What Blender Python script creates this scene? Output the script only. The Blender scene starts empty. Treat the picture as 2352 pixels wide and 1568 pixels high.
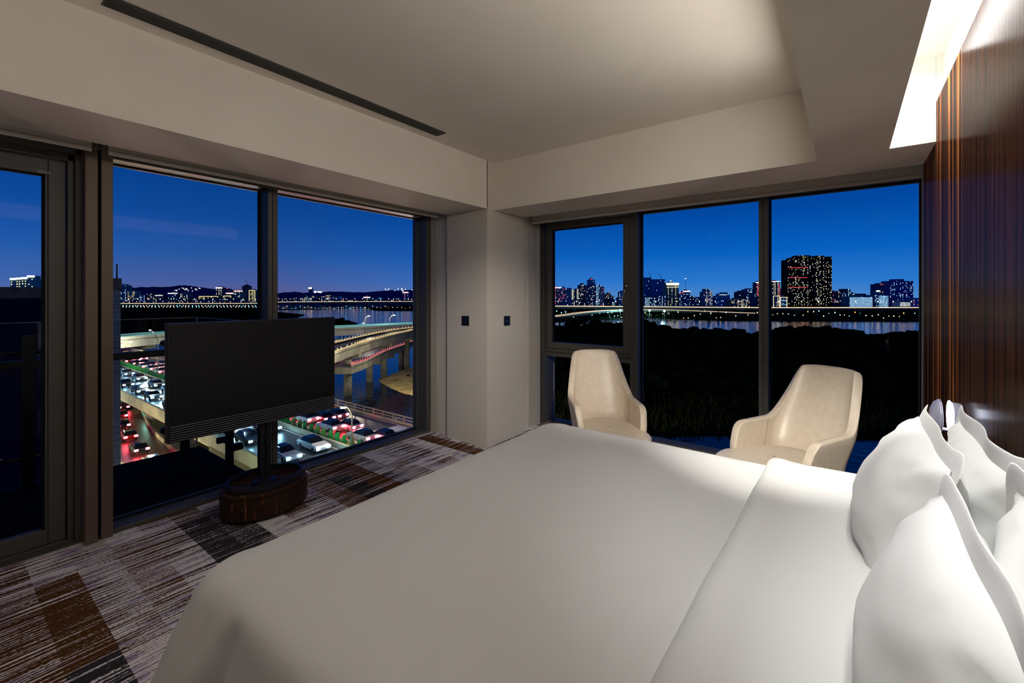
import bpy, bmesh, math, random
from mathutils import Vector, Matrix, noise
R = math.radians
sc = bpy.context.scene
C = sc.collection
random.seed(7)

# ------------------------------------------------------------------ camera
F, CX, HY = 1016.5, 1176.0, 682.0          # focal length, centre column and horizon row of the 2352 px frame
EYE = 1.5
cam = bpy.data.cameras.new('camera'); camo = bpy.data.objects.new('camera', cam); C.objects.link(camo)
camo.location = (0, 0, EYE)
camo.rotation_euler = (R(90), 0, R(37.15))
cam.sensor_width = 36; cam.lens = 36 * F / 2352
cam.shift_y = -(784 - HY) / 2352
cam.clip_start = 0.02; cam.clip_end = 20000
sc.camera = camo

# ------------------------------------------------------------------ colour
def lin(c):
    c /= 255.0
    return c / 12.92 if c <= 0.04045 else ((c + 0.055) / 1.055) ** 2.4
def rgb(r, g, b, a=1.0): return (lin(r), lin(g), lin(b), a)

sc.view_settings.view_transform = 'Standard'
sc.view_settings.look = 'None'
sc.view_settings.gamma = 1
sc.view_settings.use_curve_mapping = False
sc.view_settings.exposure = 0.0
sc.cycles.diffuse_bounces = 5
sc.cycles.transparent_max_bounces = 12
sc.cycles.sample_clamp_indirect = 4.0
sc.cycles.caustics_reflective = False
sc.cycles.caustics_refractive = False

# ------------------------------------------------------------------ dusk sky
w = bpy.data.worlds.new('dusk_sky'); sc.world = w; w.use_nodes = True
nt = w.node_tree; N = nt.nodes; L = nt.links
for n in list(N): N.remove(n)
out = N.new('ShaderNodeOutputWorld'); bg = N.new('ShaderNodeBackground')
tc = N.new('ShaderNodeTexCoord'); sp = N.new('ShaderNodeSeparateXYZ'); L.new(tc.outputs['Generated'], sp.inputs[0])
def ramp(stops, fac, nodes=N, links=L):
    r = nodes.new('ShaderNodeValToRGB'); e = r.color_ramp.elements
    while len(e) < len(stops): e.new(0.5)
    for i, (p, c) in enumerate(stops): e[i].position = p; e[i].color = c
    links.new(fac, r.inputs[0]); return r.outputs[0]
blue = ramp([(0.0, rgb(80, 136, 200)), (0.03, rgb(44, 122, 204)), (0.09, rgb(6, 98, 192)), (0.17, rgb(1, 74, 162)),
             (0.27, rgb(0, 58, 134)), (0.6, rgb(0, 34, 92)), (1.0, rgb(0, 22, 66))], sp.outputs[2])
warm = ramp([(0.0, rgb(98, 88, 136)), (0.03, rgb(76, 88, 146)), (0.08, rgb(44, 84, 152)), (0.15, rgb(18, 72, 146)),
             (0.27, rgb(0, 56, 130)), (1.0, rgb(0, 22, 66))], sp.outputs[2])
mp = N.new('ShaderNodeMapping'); mp.inputs['Scale'].default_value = (1, 1, 0.5); L.new(tc.outputs['Generated'], mp.inputs[0])
nz = N.new('ShaderNodeTexNoise'); nz.inputs['Scale'].default_value = 1.7; nz.inputs['Detail'].default_value = 1.5
L.new(mp.outputs[0], nz.inputs[0])
# haze of the town is warmer towards the west (-x)
ax = N.new('ShaderNodeMath'); ax.operation = 'MULTIPLY_ADD'; ax.inputs[1].default_value = -0.9; ax.inputs[2].default_value = -0.35
L.new(sp.outputs[0], ax.inputs[0])
ad = N.new('ShaderNodeMath'); ad.operation = 'ADD'; L.new(ax.outputs[0], ad.inputs[0])
n2 = N.new('ShaderNodeMath'); n2.operation = 'MULTIPLY_ADD'; n2.inputs[1].default_value = 1.6; n2.inputs[2].default_value = -0.62
L.new(nz.outputs[0], n2.inputs[0]); L.new(n2.outputs[0], ad.inputs[1]); ad.use_clamp = True
mx = N.new('ShaderNodeMix'); mx.data_type = 'RGBA'
L.new(ad.outputs[0], mx.inputs[0]); L.new(blue, mx.inputs[6]); L.new(warm, mx.inputs[7])
L.new(mx.outputs[2], bg.inputs[0]); bg.inputs[1].default_value = 1.0
L.new(bg.outputs[0], out.inputs[0])

# ------------------------------------------------------------------ room lights
def area(name, loc, rot, sx, sy, power, col, spread=180):
    l = bpy.data.lights.new(name, 'AREA'); l.shape = 'RECTANGLE'; l.size = sx; l.size_y = sy
    l.energy = power; l.color = col[:3]; l.spread = R(spread)
    o = bpy.data.objects.new(name, l); C.objects.link(o); o.location = loc; o.rotation_euler = rot
    return o
WARM = (1.0, 0.93, 0.84)
# LED line of the ceiling cove over the headboard (stands on the lip, shines up and to the panel)
area('cove_led', (0.05, 0.5, 2.47), (R(180), R(8), 0), 0.05, 5.6, 8, (1.0, 0.985, 0.95))
# wall-washing downlight line in the cove's wall side, over the pillows
area('cove_down', (0.25, 1.1, 2.80), (0, R(12), 0), 0.10, 4.4, 40, (1.0, 0.995, 0.975))
# added unseen fill on the soffit's tray side, brightening the ceiling tray
area('tray_fill', (-0.20, 1.6, 2.475), (0, R(80), 0), 0.16, 2.6, 15, (1.0, 0.955, 0.89))
# ceiling downlight of the room part behind the photographer
area('downlight_front', (-2.37, -1.3, 2.83), (0, 0, 0), 0.16, 0.16, 2.5, WARM)
area('mid_fill', (-1.3, -1.0, 2.83), (0, 0, 0), 0.3, 0.3, 1.5, WARM)  # added fill, no fixture known here
# added fill behind the photographer, aimed up to brighten the ceiling
area('entry_up_fill', (-1.6, -1.7, 0.9), (R(180), 0, 0), 0.4, 0.4, 11, WARM, 140)
def pt(name, loc, power, col, rad=0.1):
    l = bpy.data.lights.new(name, 'POINT'); l.energy = power; l.color = col[:3]; l.shadow_soft_size = rad
    o = bpy.data.objects.new(name, l); C.objects.link(o); o.location = loc; return o
pt('entry_fill', (-1.0, -1.9, 1.7), 3, WARM, 0.25)  # added soft fill for ceiling and walls, not a known lamp
# added unseen spots under the soffit, pooling light on bed, chairs and wall
def spot(name, loc, target, power, col, cone, blend=1.0, rad=0.06):
    l = bpy.data.lights.new(name, 'SPOT'); l.energy = power; l.color = col[:3]; l.spot_size = R(cone); l.spot_blend = blend; l.shadow_soft_size = rad
    o = bpy.data.objects.new(name, l); C.objects.link(o); o.location = loc
    o.rotation_euler = (Vector(target) - Vector(loc)).to_track_quat('-Z', 'Y').to_euler(); return o
spot('bed_fill_spot', (0.02, 0.90, 2.36), (0.10, 1.75, 0.70), 48, (1.0, 1.0, 0.99), 76)
spot('chair_fill_spot', (0.02, 1.15, 2.36), (-0.35, 3.15, 0.45), 390, (1.0, 0.96, 0.88), 42)
spot('chair_fill_spot', (-0.01, 1.05, 2.36), (-1.58, 3.32, 0.55), 160, (1.0, 0.93, 0.83), 28)
spot('wall_fill_spot', (-0.02, 0.95, 2.36), (-2.75, 3.5, 0.85), 330, (1.0, 0.95, 0.87), 36)

# ------------------------------------------------------------------ materials
MATS = {}
def mat(name, col=(0.5, 0.5, 0.5, 1), rough=0.5, metal=0.0, spec=0.5, coat=0.0, emit=None, es=0.0, sample=True, bump=None):
    if name in MATS: return MATS[name]
    m = bpy.data.materials.new(name); m.use_nodes = True
    b = m.node_tree.nodes['Principled BSDF']
    b.inputs['Base Color'].default_value = col; b.inputs['Roughness'].default_value = rough
    b.inputs['Metallic'].default_value = metal; b.inputs['Specular IOR Level'].default_value = spec
    b.inputs['Coat Weight'].default_value = coat
    if emit is not None:
        b.inputs['Emission Color'].default_value = emit; b.inputs['Emission Strength'].default_value = es
        if not sample: m.cycles.emission_sampling = 'NONE'
    if bump:
        n = m.node_tree.nodes; l = m.node_tree.links
        t = n.new('ShaderNodeTexCoord'); z = n.new('ShaderNodeTexNoise'); z.inputs['Scale'].default_value = bump[0]
        z.inputs['Detail'].default_value = 4
        k = n.new('ShaderNodeBump'); k.inputs['Strength'].default_value = bump[1]; k.inputs['Distance'].default_value = bump[2]
        l.new(t.outputs['Object'], z.inputs[0]); l.new(z.outputs[0], k.inputs['Height']); l.new(k.outputs[0], b.inputs['Normal'])
    MATS[name] = m; return m
def glow(name, col, s): return mat(name, (0, 0, 0, 1), 0.6, emit=col, es=s, sample=False)

def noisy(name, c1, c2, scale=(1, 1, 1), nscale=5, detail=4, rough=0.6, lo=0.35, hi=0.65, bump=0.0, bd=0.01, spec=0.5, coat=0.0, metal=0.0):
    if name in MATS: return MATS[name]
    m = mat(name, c1, rough, metal, spec, coat); n = m.node_tree.nodes; l = m.node_tree.links; b = n['Principled BSDF']
    t = n.new('ShaderNodeTexCoord'); p = n.new('ShaderNodeMapping'); p.inputs['Scale'].default_value = scale
    z = n.new('ShaderNodeTexNoise'); z.inputs['Scale'].default_value = nscale; z.inputs['Detail'].default_value = detail
    l.new(t.outputs['Object'], p.inputs[0]); l.new(p.outputs[0], z.inputs[0])
    l.new(ramp([(lo, c1), (hi, c2)], z.outputs[0], n, l), b.inputs['Base Color'])
    if bump:
        k = n.new('ShaderNodeBump'); k.inputs['Strength'].default_value = bump; k.inputs['Distance'].default_value = bd
        l.new(z.outputs[0], k.inputs['Height']); l.new(k.outputs[0], b.inputs['Normal'])
    return m

PAINT = noisy('wall_paint', rgb(214, 207, 196), rgb(219, 212, 202), nscale=3, rough=0.8, bump=0.03, bd=0.002, spec=0.2)
CEILP = noisy('ceiling_paint', rgb(229, 220, 208), rgb(233, 225, 213), nscale=2, rough=0.85, spec=0.15)
WALLPAPER = noisy('woven_wallpaper', rgb(204, 196, 183), rgb(212, 204, 192), scale=(1, 1, 40), nscale=12, rough=0.8, bump=0.05, bd=0.002, spec=0.2)
COVEP = mat('cove_white', rgb(236, 235, 230), 0.8, spec=0.1)
BRONZE = mat('bronze_frame', rgb(82, 79, 73), 0.5, metal=0.15)
BRONZE2 = mat('bronze_post', rgb(104, 88, 75), 0.5, metal=0.15)
BLACKM = mat('black_metal', rgb(16, 16, 18), 0.4, spec=0.4)
RUBBER = mat('black_gasket', rgb(8, 8, 9), 0.7, spec=0.2)
GUIDE = mat('beige_blind_guide', rgb(188, 180, 165), 0.5)
BLINDM = noisy('blind_fabric', rgb(196, 190, 180), rgb(204, 197, 186), nscale=120, rough=0.85, spec=0.2)
CHROME = mat('chrome', rgb(190, 190, 192), 0.2, metal=1.0)
LINEN = noisy('white_linen', rgb(228, 229, 227), rgb(230, 230, 228), nscale=160, rough=0.8, spec=0.2)
LINEN.node_tree.nodes['Principled BSDF'].inputs['Sheen Weight'].default_value = 0.15
LEATHER = noisy('cream_leather', rgb(214, 199, 178), rgb(222, 207, 186), nscale=26, detail=6, rough=0.36, bump=0.12, bd=0.002, spec=0.45)
STITCH = mat('leather_stitching', rgb(150, 136, 116), 0.6)
DARKCOL = mat('pedestal_metal', rgb(60, 60, 62), 0.3, metal=0.8)

def glass_mat(name, refl, tint=(0.96, 0.98, 1.0, 1)):
    m = bpy.data.materials.new(name); m.use_nodes = True; n = m.node_tree.nodes; l = m.node_tree.links
    for x in list(n): n.remove(x)
    o = n.new('ShaderNodeOutputMaterial'); t = n.new('ShaderNodeBsdfTransparent'); t.inputs[0].default_value = tint
    g = n.new('ShaderNodeBsdfGlossy'); g.inputs['Roughness'].default_value = 0.0
    x = n.new('ShaderNodeMixShader'); x.inputs[0].default_value = refl
    l.new(t.outputs[0], x.inputs[1]); l.new(g.outputs[0], x.inputs[2]); l.new(x.outputs[0], o.inputs[0])
    MATS[name] = m; return m
GLASS = glass_mat('window_glass', 0.0006)
BGLASS = glass_mat('balustrade_glass', 0.03, (0.80, 0.85, 0.88, 1))

def carpet():
    m = mat('striped_carpet', rough=0.95, spec=0.05); n = m.node_tree.nodes; l = m.node_tree.links; b = n['Principled BSDF']
    t = n.new('ShaderNodeTexCoord'); s = n.new('ShaderNodeSeparateXYZ'); l.new(t.outputs['Object'], s.inputs[0])
    def M(op, a, bb, cc=None):
        k = n.new('ShaderNodeMath'); k.operation = op
        for i, v in enumerate((a, bb, cc)):
            if v is None: continue
            if isinstance(v, (int, float)): k.inputs[i].default_value = v
            else: l.new(v, k.inputs[i])
        return k.outputs[0]
    def WN(v1, v2):
        c = n.new('ShaderNodeCombineXYZ'); l.new(v1, c.inputs[0]); l.new(v2, c.inputs[1])
        k = n.new('ShaderNodeTexWhiteNoise'); k.noise_dimensions = '2D'; l.new(c.outputs[0], k.inputs['Vector']); return k.outputs['Value']
    zero = M('MULTIPLY', s.outputs[0], 0.0)
    yi = M('FLOOR', M('DIVIDE', s.outputs[1], 0.165), 0)
    r1 = WN(yi, zero)
    xi = M('FLOOR', M('MULTIPLY_ADD', s.outputs[0], 1.15, M('MULTIPLY', r1, 7.3)), 0)
    tone = WN(yi, xi); hue = WN(xi, yi)
    # finer sub-blocks
    xj = M('FLOOR', M('MULTIPLY_ADD', s.outputs[0], 9.0, M('MULTIPLY', r1, 3.1)), 0)
    yj = M('FLOOR', M('DIVIDE', s.outputs[1], 0.0825), 0)
    sub = WN(yj, xj)
    tone = M('MULTIPLY_ADD', M('SUBTRACT', sub, 0.5), 0.16, tone)
    def NZ(sx, sy, sz=1, det=0):
        p = n.new('ShaderNodeMapping'); p.inputs['Scale'].default_value = (sx, sy, 1); l.new(t.outputs['Object'], p.inputs[0])
        k = n.new('ShaderNodeTexNoise'); k.inputs['Scale'].default_value = sz; k.inputs['Detail'].default_value = det
        l.new(p.outputs[0], k.inputs[0]); return k.outputs[0]
    lines = NZ(105, 1.6)
    dots = NZ(240, 70, 1, 1)
    v = M('ADD', M('MULTIPLY_ADD', tone, 0.42, M('MULTIPLY', lines, 1.15)), M('MULTIPLY', M('SUBTRACT', dots, 0.5), 0.55))
    k = n.new('ShaderNodeMapRange'); k.inputs['From Min'].default_value = 0.77; k.inputs['From Max'].default_value = 0.85; l.new(v, k.inputs[0])
    dark = ramp([(0.0, rgb(58, 56, 60)), (0.28, rgb(50, 44, 42)), (0.38, rgb(82, 54, 30)), (1.0, rgb(98, 62, 32))], hue, n, l)
    light = ramp([(0.0, rgb(248, 243, 248)), (0.55, rgb(244, 238, 240)), (0.72, rgb(196, 184, 214)), (1.0, rgb(228, 214, 198))], NZ(22, 7), n, l)
    x = n.new('ShaderNodeMix'); x.data_type = 'RGBA'; l.new(k.outputs[0], x.inputs[0]); l.new(dark, x.inputs[6]); l.new(light, x.inputs[7])
    l.new(x.outputs[2], b.inputs['Base Color'])
    bp = n.new('ShaderNodeBump'); bp.inputs['Strength'].default_value = 0.5; bp.inputs['Distance'].default_value = 0.004
    l.new(v, bp.inputs['Height']); l.new(bp.outputs[0], b.inputs['Normal'])
    return m
CARPET = carpet()

def zebra(name, axis_scale, dark, mid, hot, rough, wob=0.0, gain=1.0):
    m = mat(name, rough=rough, spec=0.06); n = m.node_tree.nodes; l = m.node_tree.links; b = n['Principled BSDF']
    b.inputs['Coat Roughness'].default_value = 0.25
    t = n.new('ShaderNodeTexCoord')
    vec = t.outputs['Object']
    if wob:
        z0 = n.new('ShaderNodeTexNoise'); z0.inputs['Scale'].default_value = 7; l.new(vec, z0.inputs[0])
        va = n.new('ShaderNodeVectorMath'); va.operation = 'MULTIPLY_ADD'; va.inputs[1].default_value = (wob, wob, 0)
        l.new(z0.outputs['Color'], va.inputs[0]); l.new(vec, va.inputs[2]); vec = va.outputs[0]
    def NZ(k, det):
        p = n.new('ShaderNodeMapping'); p.inputs['Scale'].default_value = [a * k for a in axis_scale]; l.new(vec, p.inputs[0])
        q = n.new('ShaderNodeTexNoise'); q.inputs['Scale'].default_value = 1; q.inputs['Detail'].default_value = det; l.new(p.outputs[0], q.inputs[0]); return q.outputs[0]
    a1, a2 = NZ(1, 2), NZ(5.3, 3)
    k = n.new('ShaderNodeMath'); k.operation = 'MULTIPLY_ADD'; k.inputs[1].default_value = 0.45; l.new(a2, k.inputs[0])
    k2 = n.new('ShaderNodeMath'); k2.operation = 'MULTIPLY'; k2.inputs[1].default_value = 0.55 * gain; l.new(a1, k2.inputs[0]); l.new(k2.outputs[0], k.inputs[2])
    l.new(ramp([(0.30, mid), (0.37, dark), (0.42, mid), (0.455, dark), (0.50, mid), (0.53, dark), (0.565, dark), (0.585, mid), (0.602, hot), (0.62, mid), (0.67, dark)], k.outputs[0], n, l), b.inputs['Base Color'])
    return m
PANEL = zebra('ebony_veneer', (1, 4.6, 0.03), rgb(42, 25, 21), rgb(72, 45, 34), rgb(222, 136, 64), 0.34, gain=1.0)
def lacquer(m, f, rough):        # thin satin lacquer over the wood: diffuse base with a small constant gloss
    n = m.node_tree.nodes; l = m.node_tree.links; p = n['Principled BSDF']; o = n['Material Output']
    d = n.new('ShaderNodeBsdfDiffuse'); g = n.new('ShaderNodeBsdfGlossy'); g.inputs['Roughness'].default_value = rough
    x = n.new('ShaderNodeMixShader'); x.inputs[0].default_value = f
    l.new(p.inputs['Base Color'].links[0].from_socket, d.inputs[0]); l.new(d.outputs[0], x.inputs[1]); l.new(g.outputs[0], x.inputs[2]); l.new(x.outputs[0], o.inputs[0])
lacquer(PANEL, 0.07, 0.18)
OVAL = zebra('ebony_veneer_box', (19, 19, 0.5), rgb(40, 30, 25), rgb(66, 44, 32), rgb(190, 112, 62), 0.4, wob=0.025, gain=1.0)

# ------------------------------------------------------------------ mesh helpers
class MB:
    def __init__(s): s.v = []; s.f = []
    def add(s, vs, fs):
        k = len(s.v); s.v += [tuple(p) for p in vs]; s.f += [tuple(i + k for i in f) for f in fs]; return s
    def box(s, x0, x1, y0, y1, z0, z1):
        return s.add([(x0, y0, z0), (x1, y0, z0), (x1, y1, z0), (x0, y1, z0), (x0, y0, z1), (x1, y0, z1), (x1, y1, z1), (x0, y1, z1)],
                     [(3, 2, 1, 0), (4, 5, 6, 7), (0, 1, 5, 4), (1, 2, 6, 5), (2, 3, 7, 6), (3, 0, 4, 7)])
    def prism(s, pts, z0, z1):           # plan polygon, counter-clockwise
        n = len(pts); vs = [(x, y, z0) for x, y in pts] + [(x, y, z1) for x, y in pts]
        return s.add(vs, [tuple(range(n))[::-1], tuple(range(n, 2 * n))] + [(i, (i + 1) % n, n + (i + 1) % n, n + i) for i in range(n)])
    def beam(s, a, b, wd, h, up=(0, 0, 1)):   # box along a->b
        a, b = Vector(a), Vector(b); d = (b - a).normalized(); sd = d.cross(Vector(up))
        sd = sd.normalized() if sd.length > 1e-6 else Vector((1, 0, 0)); u = sd.cross(d)
        vs = [p + sd * (i * wd / 2) + u * (j * h / 2) for p in (a, b) for i, j in ((-1, -1), (1, -1), (1, 1), (-1, 1))]
        return s.add(vs, [(0, 1, 2, 3), (7, 6, 5, 4), (0, 4, 5, 1), (1, 5, 6, 2), (2, 6, 7, 3), (3, 7, 4, 0)])
    def tube(s, pts, r, n=8, caps=True):
        pts = [Vector(p) for p in pts]; rs = r if isinstance(r, (list, tuple)) else [r] * len(pts)
        vs = []; m = len(pts)
        d0 = (pts[1] - pts[0]).normalized(); u = d0.orthogonal().normalized()
        for i, p in enumerate(pts):
            d = (pts[min(i + 1, m - 1)] - pts[max(i - 1, 0)]).normalized()
            u = (u - d * u.dot(d)).normalized(); q = d.cross(u)
            vs += [p + (u * math.cos(a) + q * math.sin(a)) * rs[i] for a in [2 * math.pi * k / n for k in range(n)]]
        fs = [(i * n + k, i * n + (k + 1) % n, (i + 1) * n + (k + 1) % n, (i + 1) * n + k) for i in range(m - 1) for k in range(n)]
        if caps: fs += [tuple(range(n))[::-1], tuple((m - 1) * n + k for k in range(n))]
        return s.add(vs, fs)
    def lathe(s, prof, n=24, c=(0, 0, 0), sx=1, sy=1):     # prof: (radius, z)
        vs = [(c[0] + r * sx * math.cos(2 * math.pi * k / n), c[1] + r * sy * math.sin(2 * math.pi * k / n), c[2] + z) for r, z in prof for k in range(n)]
        m = len(prof)
        fs = [(i * n + k, i * n + (k + 1) % n, (i + 1) * n + (k + 1) % n, (i + 1) * n + k) for i in range(m - 1) for k in range(n)]
        fs += [tuple(range(n))[::-1], tuple((m - 1) * n + k for k in range(n))]
        return s.add(vs, fs)
    def grid(s, fn, nu, nv, closed=False):
        vs = [fn(i, j) for i in range(nu) for j in range(nv)]
        fs = [(i * nv + j, ((i + 1) % nu) * nv + j, ((i + 1) % nu) * nv + j + 1, i * nv + j + 1) for i in range(nu if closed else nu - 1) for j in range(nv - 1)]
        return s.add(vs, fs)
    def build(s, name, m, parent=None, smooth=False, bevel=0, kind=None, label=None, cat=None, group=None, mods=None):
        me = bpy.data.meshes.new(name); me.from_pydata(s.v, [], s.f); me.update()
        if m is not None: me.materials.append(m)
        if smooth: me.shade_smooth()
        o = bpy.data.objects.new(name, me); C.objects.link(o)
        if parent is not None: o.parent = parent
        if bevel:
            b = o.modifiers.new('bevel', 'BEVEL'); b.width = bevel; b.segments = 2; b.limit_method = 'ANGLE'
        if kind: o['kind'] = kind
        if label: o['label'] = label
        if cat: o['category'] = cat
        if group: o['group'] = group
        return o
def empty(name, loc, label=None, cat=None, group=None, kind=None, rz=0):
    o = bpy.data.objects.new(name, None); C.objects.link(o); o.location = loc; o.rotation_euler = (0, 0, rz)
    if label: o['label'] = label
    if cat: o['category'] = cat
    if group: o['group'] = group
    if kind: o['kind'] = kind
    return o
KIDS = {}
def kids(o): return [c for c in bpy.data.objects if c.parent == o]
def copy_tree(o, parent=None, tree=None):
    c = o.copy(); C.objects.link(c); c.parent = parent
    for ch in (tree if tree is not None else kids(o)): copy_tree(ch, c)
    return c
# a point seen at pixel (px, py) of the photograph that lies in a known world plane
def ray(px): u = px - CX; return (-614 + u * 0.797, 810.2 + u * 0.604)
def on_z(px, py, z): a, b = ray(px); t = (EYE - z) / (py - HY); return Vector((a * t, b * t, z))
def on_t(px, py, t): a, b = ray(px); return Vector((a * t, b * t, EYE + (HY - py) * t))
# ================================================================== THE ROOM
SZ, CZ = 2.376, 2.853                    # soffit and ceiling heights
MB().box(-3.74, 0.60, -2.7, 4.50, -0.25, 0.0).build('floor', CARPET, kind='structure')
ceil = MB().box(-2.86, -0.15, -2.7, 3.47, CZ, CZ + 0.12).build('ceiling', CEILP, kind='structure')
MB().box(-3.41, -2.85, -2.7, 3.36, SZ, CZ + 0.1).build('soffit', CEILP, ceil)
MB().box(-2.85, 0.43, 3.46, 3.965, SZ, CZ + 0.1).build('soffit', CEILP, ceil)
MB().box(-0.155, -0.115, -2.7, 3.46, SZ, CZ + 0.1).build('soffit', CEILP, ceil)
MB().box(-0.115, 0.198, -2.7, 3.46, SZ, SZ + 0.045).build('cove_lip', CEILP, ceil)
MB().box(-0.115, 0.46, -2.7, 3.46, CZ, CZ + 0.1).build('cove_top', COVEP, ceil)
MB().box(0.198, 0.40, 3.44, 3.462, SZ + 0.002, CZ).box(0.399, 0.44, 3.44, 3.462, 2.601, CZ).build('cove_end', COVEP, ceil)
MB().box(-0.115, -0.100, -2.7, 3.44, SZ + 0.05, CZ).build('cove_back', COVEP, ceil)
# blind pockets above the windows
MB().box(-3.95, -3.40, -2.7, 3.40, 2.56, 2.66).box(-3.95, -3.72, -2.7, 3.40, 2.42, 2.56).build('blind_pocket', CEILP, ceil)
MB().box(-2.95, 0.60, 3.96, 4.75, 2.56, 2.66).box(-2.95, 0.60, 4.45, 4.75, 2.42, 2.56).build('blind_pocket', CEILP, ceil)
# walls
wr = MB().box(0.43, 0.58, -2.7, 3.97, 0, CZ + 0.1).build('wall_right', COVEP, kind='structure')
MB().box(0.40, 0.43, -2.7, 3.97, 0, 2.60).build('veneer_panel', PANEL, wr, label='dark glossy striped ebony veneer panel')
MB().box(0.45, 0.60, 3.97, 4.70, 0, 2.56).build('window_reveal', BRONZE, wr)
MB().box(-4.0, 0.58, -2.85, -2.7, 0, CZ + 0.1).build('wall_back', mat('dark_wall', rgb(84, 74, 66), 0.7), kind='structure')
wl = MB().box(-4.0, -3.75, -2.7, -0.50, 0, 2.56).build('wall_left', PAINT, kind='structure')
MB().box(-3.75, -3.70, -2.7, -0.56, 0, 2.56).build('blind_guide', GUIDE, wl)
col = MB().prism([(-2.85, 3.35), (-2.85, 3.98), (-2.93, 3.98), (-2.93, 4.75), (-3.95, 4.75), (-3.95, 3.42), (-3.59, 3.42), (-3.59, 3.40), (-3.41, 3.40), (-3.41, 3.35)], 0, CZ + 0.1).build('wall_corner', WALLPAPER, kind='structure')
MB().box(-3.705, -3.60, 3.386, 3.43, 0, 2.42).build('blind_guide', GUIDE, col)
MB().box(-2.94, -2.91, 4.165, 4.262, 0, 2.42).build('blind_guide', GUIDE, col)
MB().box(-2.94, -2.905, 4.284, 4.385, 0, 2.42).build('blind_guide', GUIDE, col)
MB().box(-2.936, -2.926, 4.262, 4.284, 0, 2.42).build('shadow_gap', RUBBER, col)

# ---- window 1: the two tall panes towards the highway
w1 = empty('window_1', (0, 0, 0), kind='structure')
GX = -3.85
def part(name, m, par, *boxes, bevel=0.003, label=None):
    b = MB()
    for x in boxes: b.box(*x)
    return b.build(name, m, par, bevel=bevel, label=label)
part('sill', BRONZE, w1, (-3.92, -3.71, 0.70, 3.40, -0.10, 0.028))
part('head', BRONZE, w1, (-3.92, -3.71, 0.70, 3.42, 2.375, 2.44))
part('jamb', BRONZE, w1, (-3.92, -3.845, 3.312, 3.42, 0.02, 2.38), (-3.845, -3.71, 3.33, 3.384, 0.02, 2.38))
part('mullion', BRONZE, w1, (-3.90, -3.71, 1.651, 1.686, 0.028, 2.375), (-3.90, -3.71, 1.690, 1.728, 0.028, 2.375), (-3.90, -3.72, 1.684, 1.692, 0.028, 2.375))
part('gasket', RUBBER, w1, (-3.87, -3.84, 0.72, 3.32, 0.026, 0.036), (-3.87, -3.84, 0.72, 3.32, 2.366, 2.376), (-3.87, -3.84, 1.636, 1.652, 0.03, 2.37))
part('pane', GLASS, w1, (-3.864, -3.856, 0.70, 1.655, 0.02, 2.38), bevel=0)
part('pane', GLASS, w1, (-3.864, -3.856, 1.72, 3.33, 0.02, 2.38), bevel=0)
t1 = empty('trim_1', (-3.73, 0.64, 0), kind='structure')
part('post', BRONZE2, t1, (-0.09, 0.07, -0.068, -0.010, 0, 2.50))
part('post', BRONZE2, t1, (-0.09, 0.06, 0.006, 0.062, 0, 2.50))
part('shadow_gap', RUBBER, t1, (-0.09, 0.0, -0.012, 0.008, 0, 2.5))
t1.children[0]['label'] = 'brown metal post beside the door'

# ---- glass door to the balcony
d1 = empty('door_1', (-3.86, 0.514, 0), kind='structure')
def dpart(name, m, *boxes, bevel=0.003):
    return part(name, m, d1, *[(a, b, c - 0.514, d - 0.514, e, f) for a, b, c, d, e, f in boxes], bevel=bevel)
dpart('jamb', BRONZE, (-0.06, 0.055, 0.517, 0.545, 0, 2.40), (-0.06, 0.10, 0.545, 0.574, 0, 2.46), (-0.06, 0.055, -0.50, -0.46, 0, 2.40))
dpart('head', BRONZE, (-0.06, 0.055, -0.50, 0.545, 2.335, 2.375), (-0.06, 0.10, -0.50, 0.574, 2.375, 2.46))
dpart('threshold', BRONZE, (-0.10, 0.05, -0.50, 0.545, -0.10, 0.012), (0.05, 0.13, -0.50, 0.575, -0.10, 0.006))
leaf = dpart('door_leaf', BRONZE, (-0.03, 0.025, 0.424, 0.436, 0.10, 2.24), (-0.03, 0.022, 0.438, 0.513, 0.014, 2.330),
             (-0.03, 0.025, -0.45, 0.437, 2.236, 2.330), (-0.03, 0.025, -0.45, 0.437, 0.014, 0.104), (-0.03, 0.022, -0.455, -0.37, 0.014, 2.330))
part('gasket', RUBBER, leaf, (-0.012, 0.012, -0.884, -0.090, 2.226, 2.238), (-0.012, 0.012, -0.102, -0.089, 0.10, 2.24), bevel=0)
part('pane', GLASS, leaf, (-0.006, 0.002, -0.89, -0.088, 0.10, 2.24), bevel=0)
# maker's plate in the corner of the leaf
st = part('maker_plate', BLACKM, leaf, (0.0255, 0.0262, 0.397 - 0.514, 0.444 - 0.514, 2.241, 2.255), bevel=0)
WHITE = mat('white_print', rgb(215, 215, 215), 0.6)
def text(name, s, size, m, parent, loc, rot, ext=0.0006, sx=1):
    cu = bpy.data.curves.new(name, 'FONT'); cu.body = s; cu.size = size; cu.extrude = ext; cu.align_y = 'CENTER'; cu.resolution_u = 2
    o = bpy.data.objects.new(name, cu); C.objects.link(o); o.parent = parent; o.location = loc; o.rotation_euler = rot; o.scale = (sx, 1, 1)
    cu.materials.append(m); return o
b = MB()
for q in ((-0.117, -0.1158, 2.241, 2.255), (-0.0712, -0.070, 2.241, 2.255), (-0.117, -0.070, 2.241, 2.2422), (-0.117, -0.070, 2.2538, 2.255)):
    b.box(0.0262, 0.0268, *q)
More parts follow.
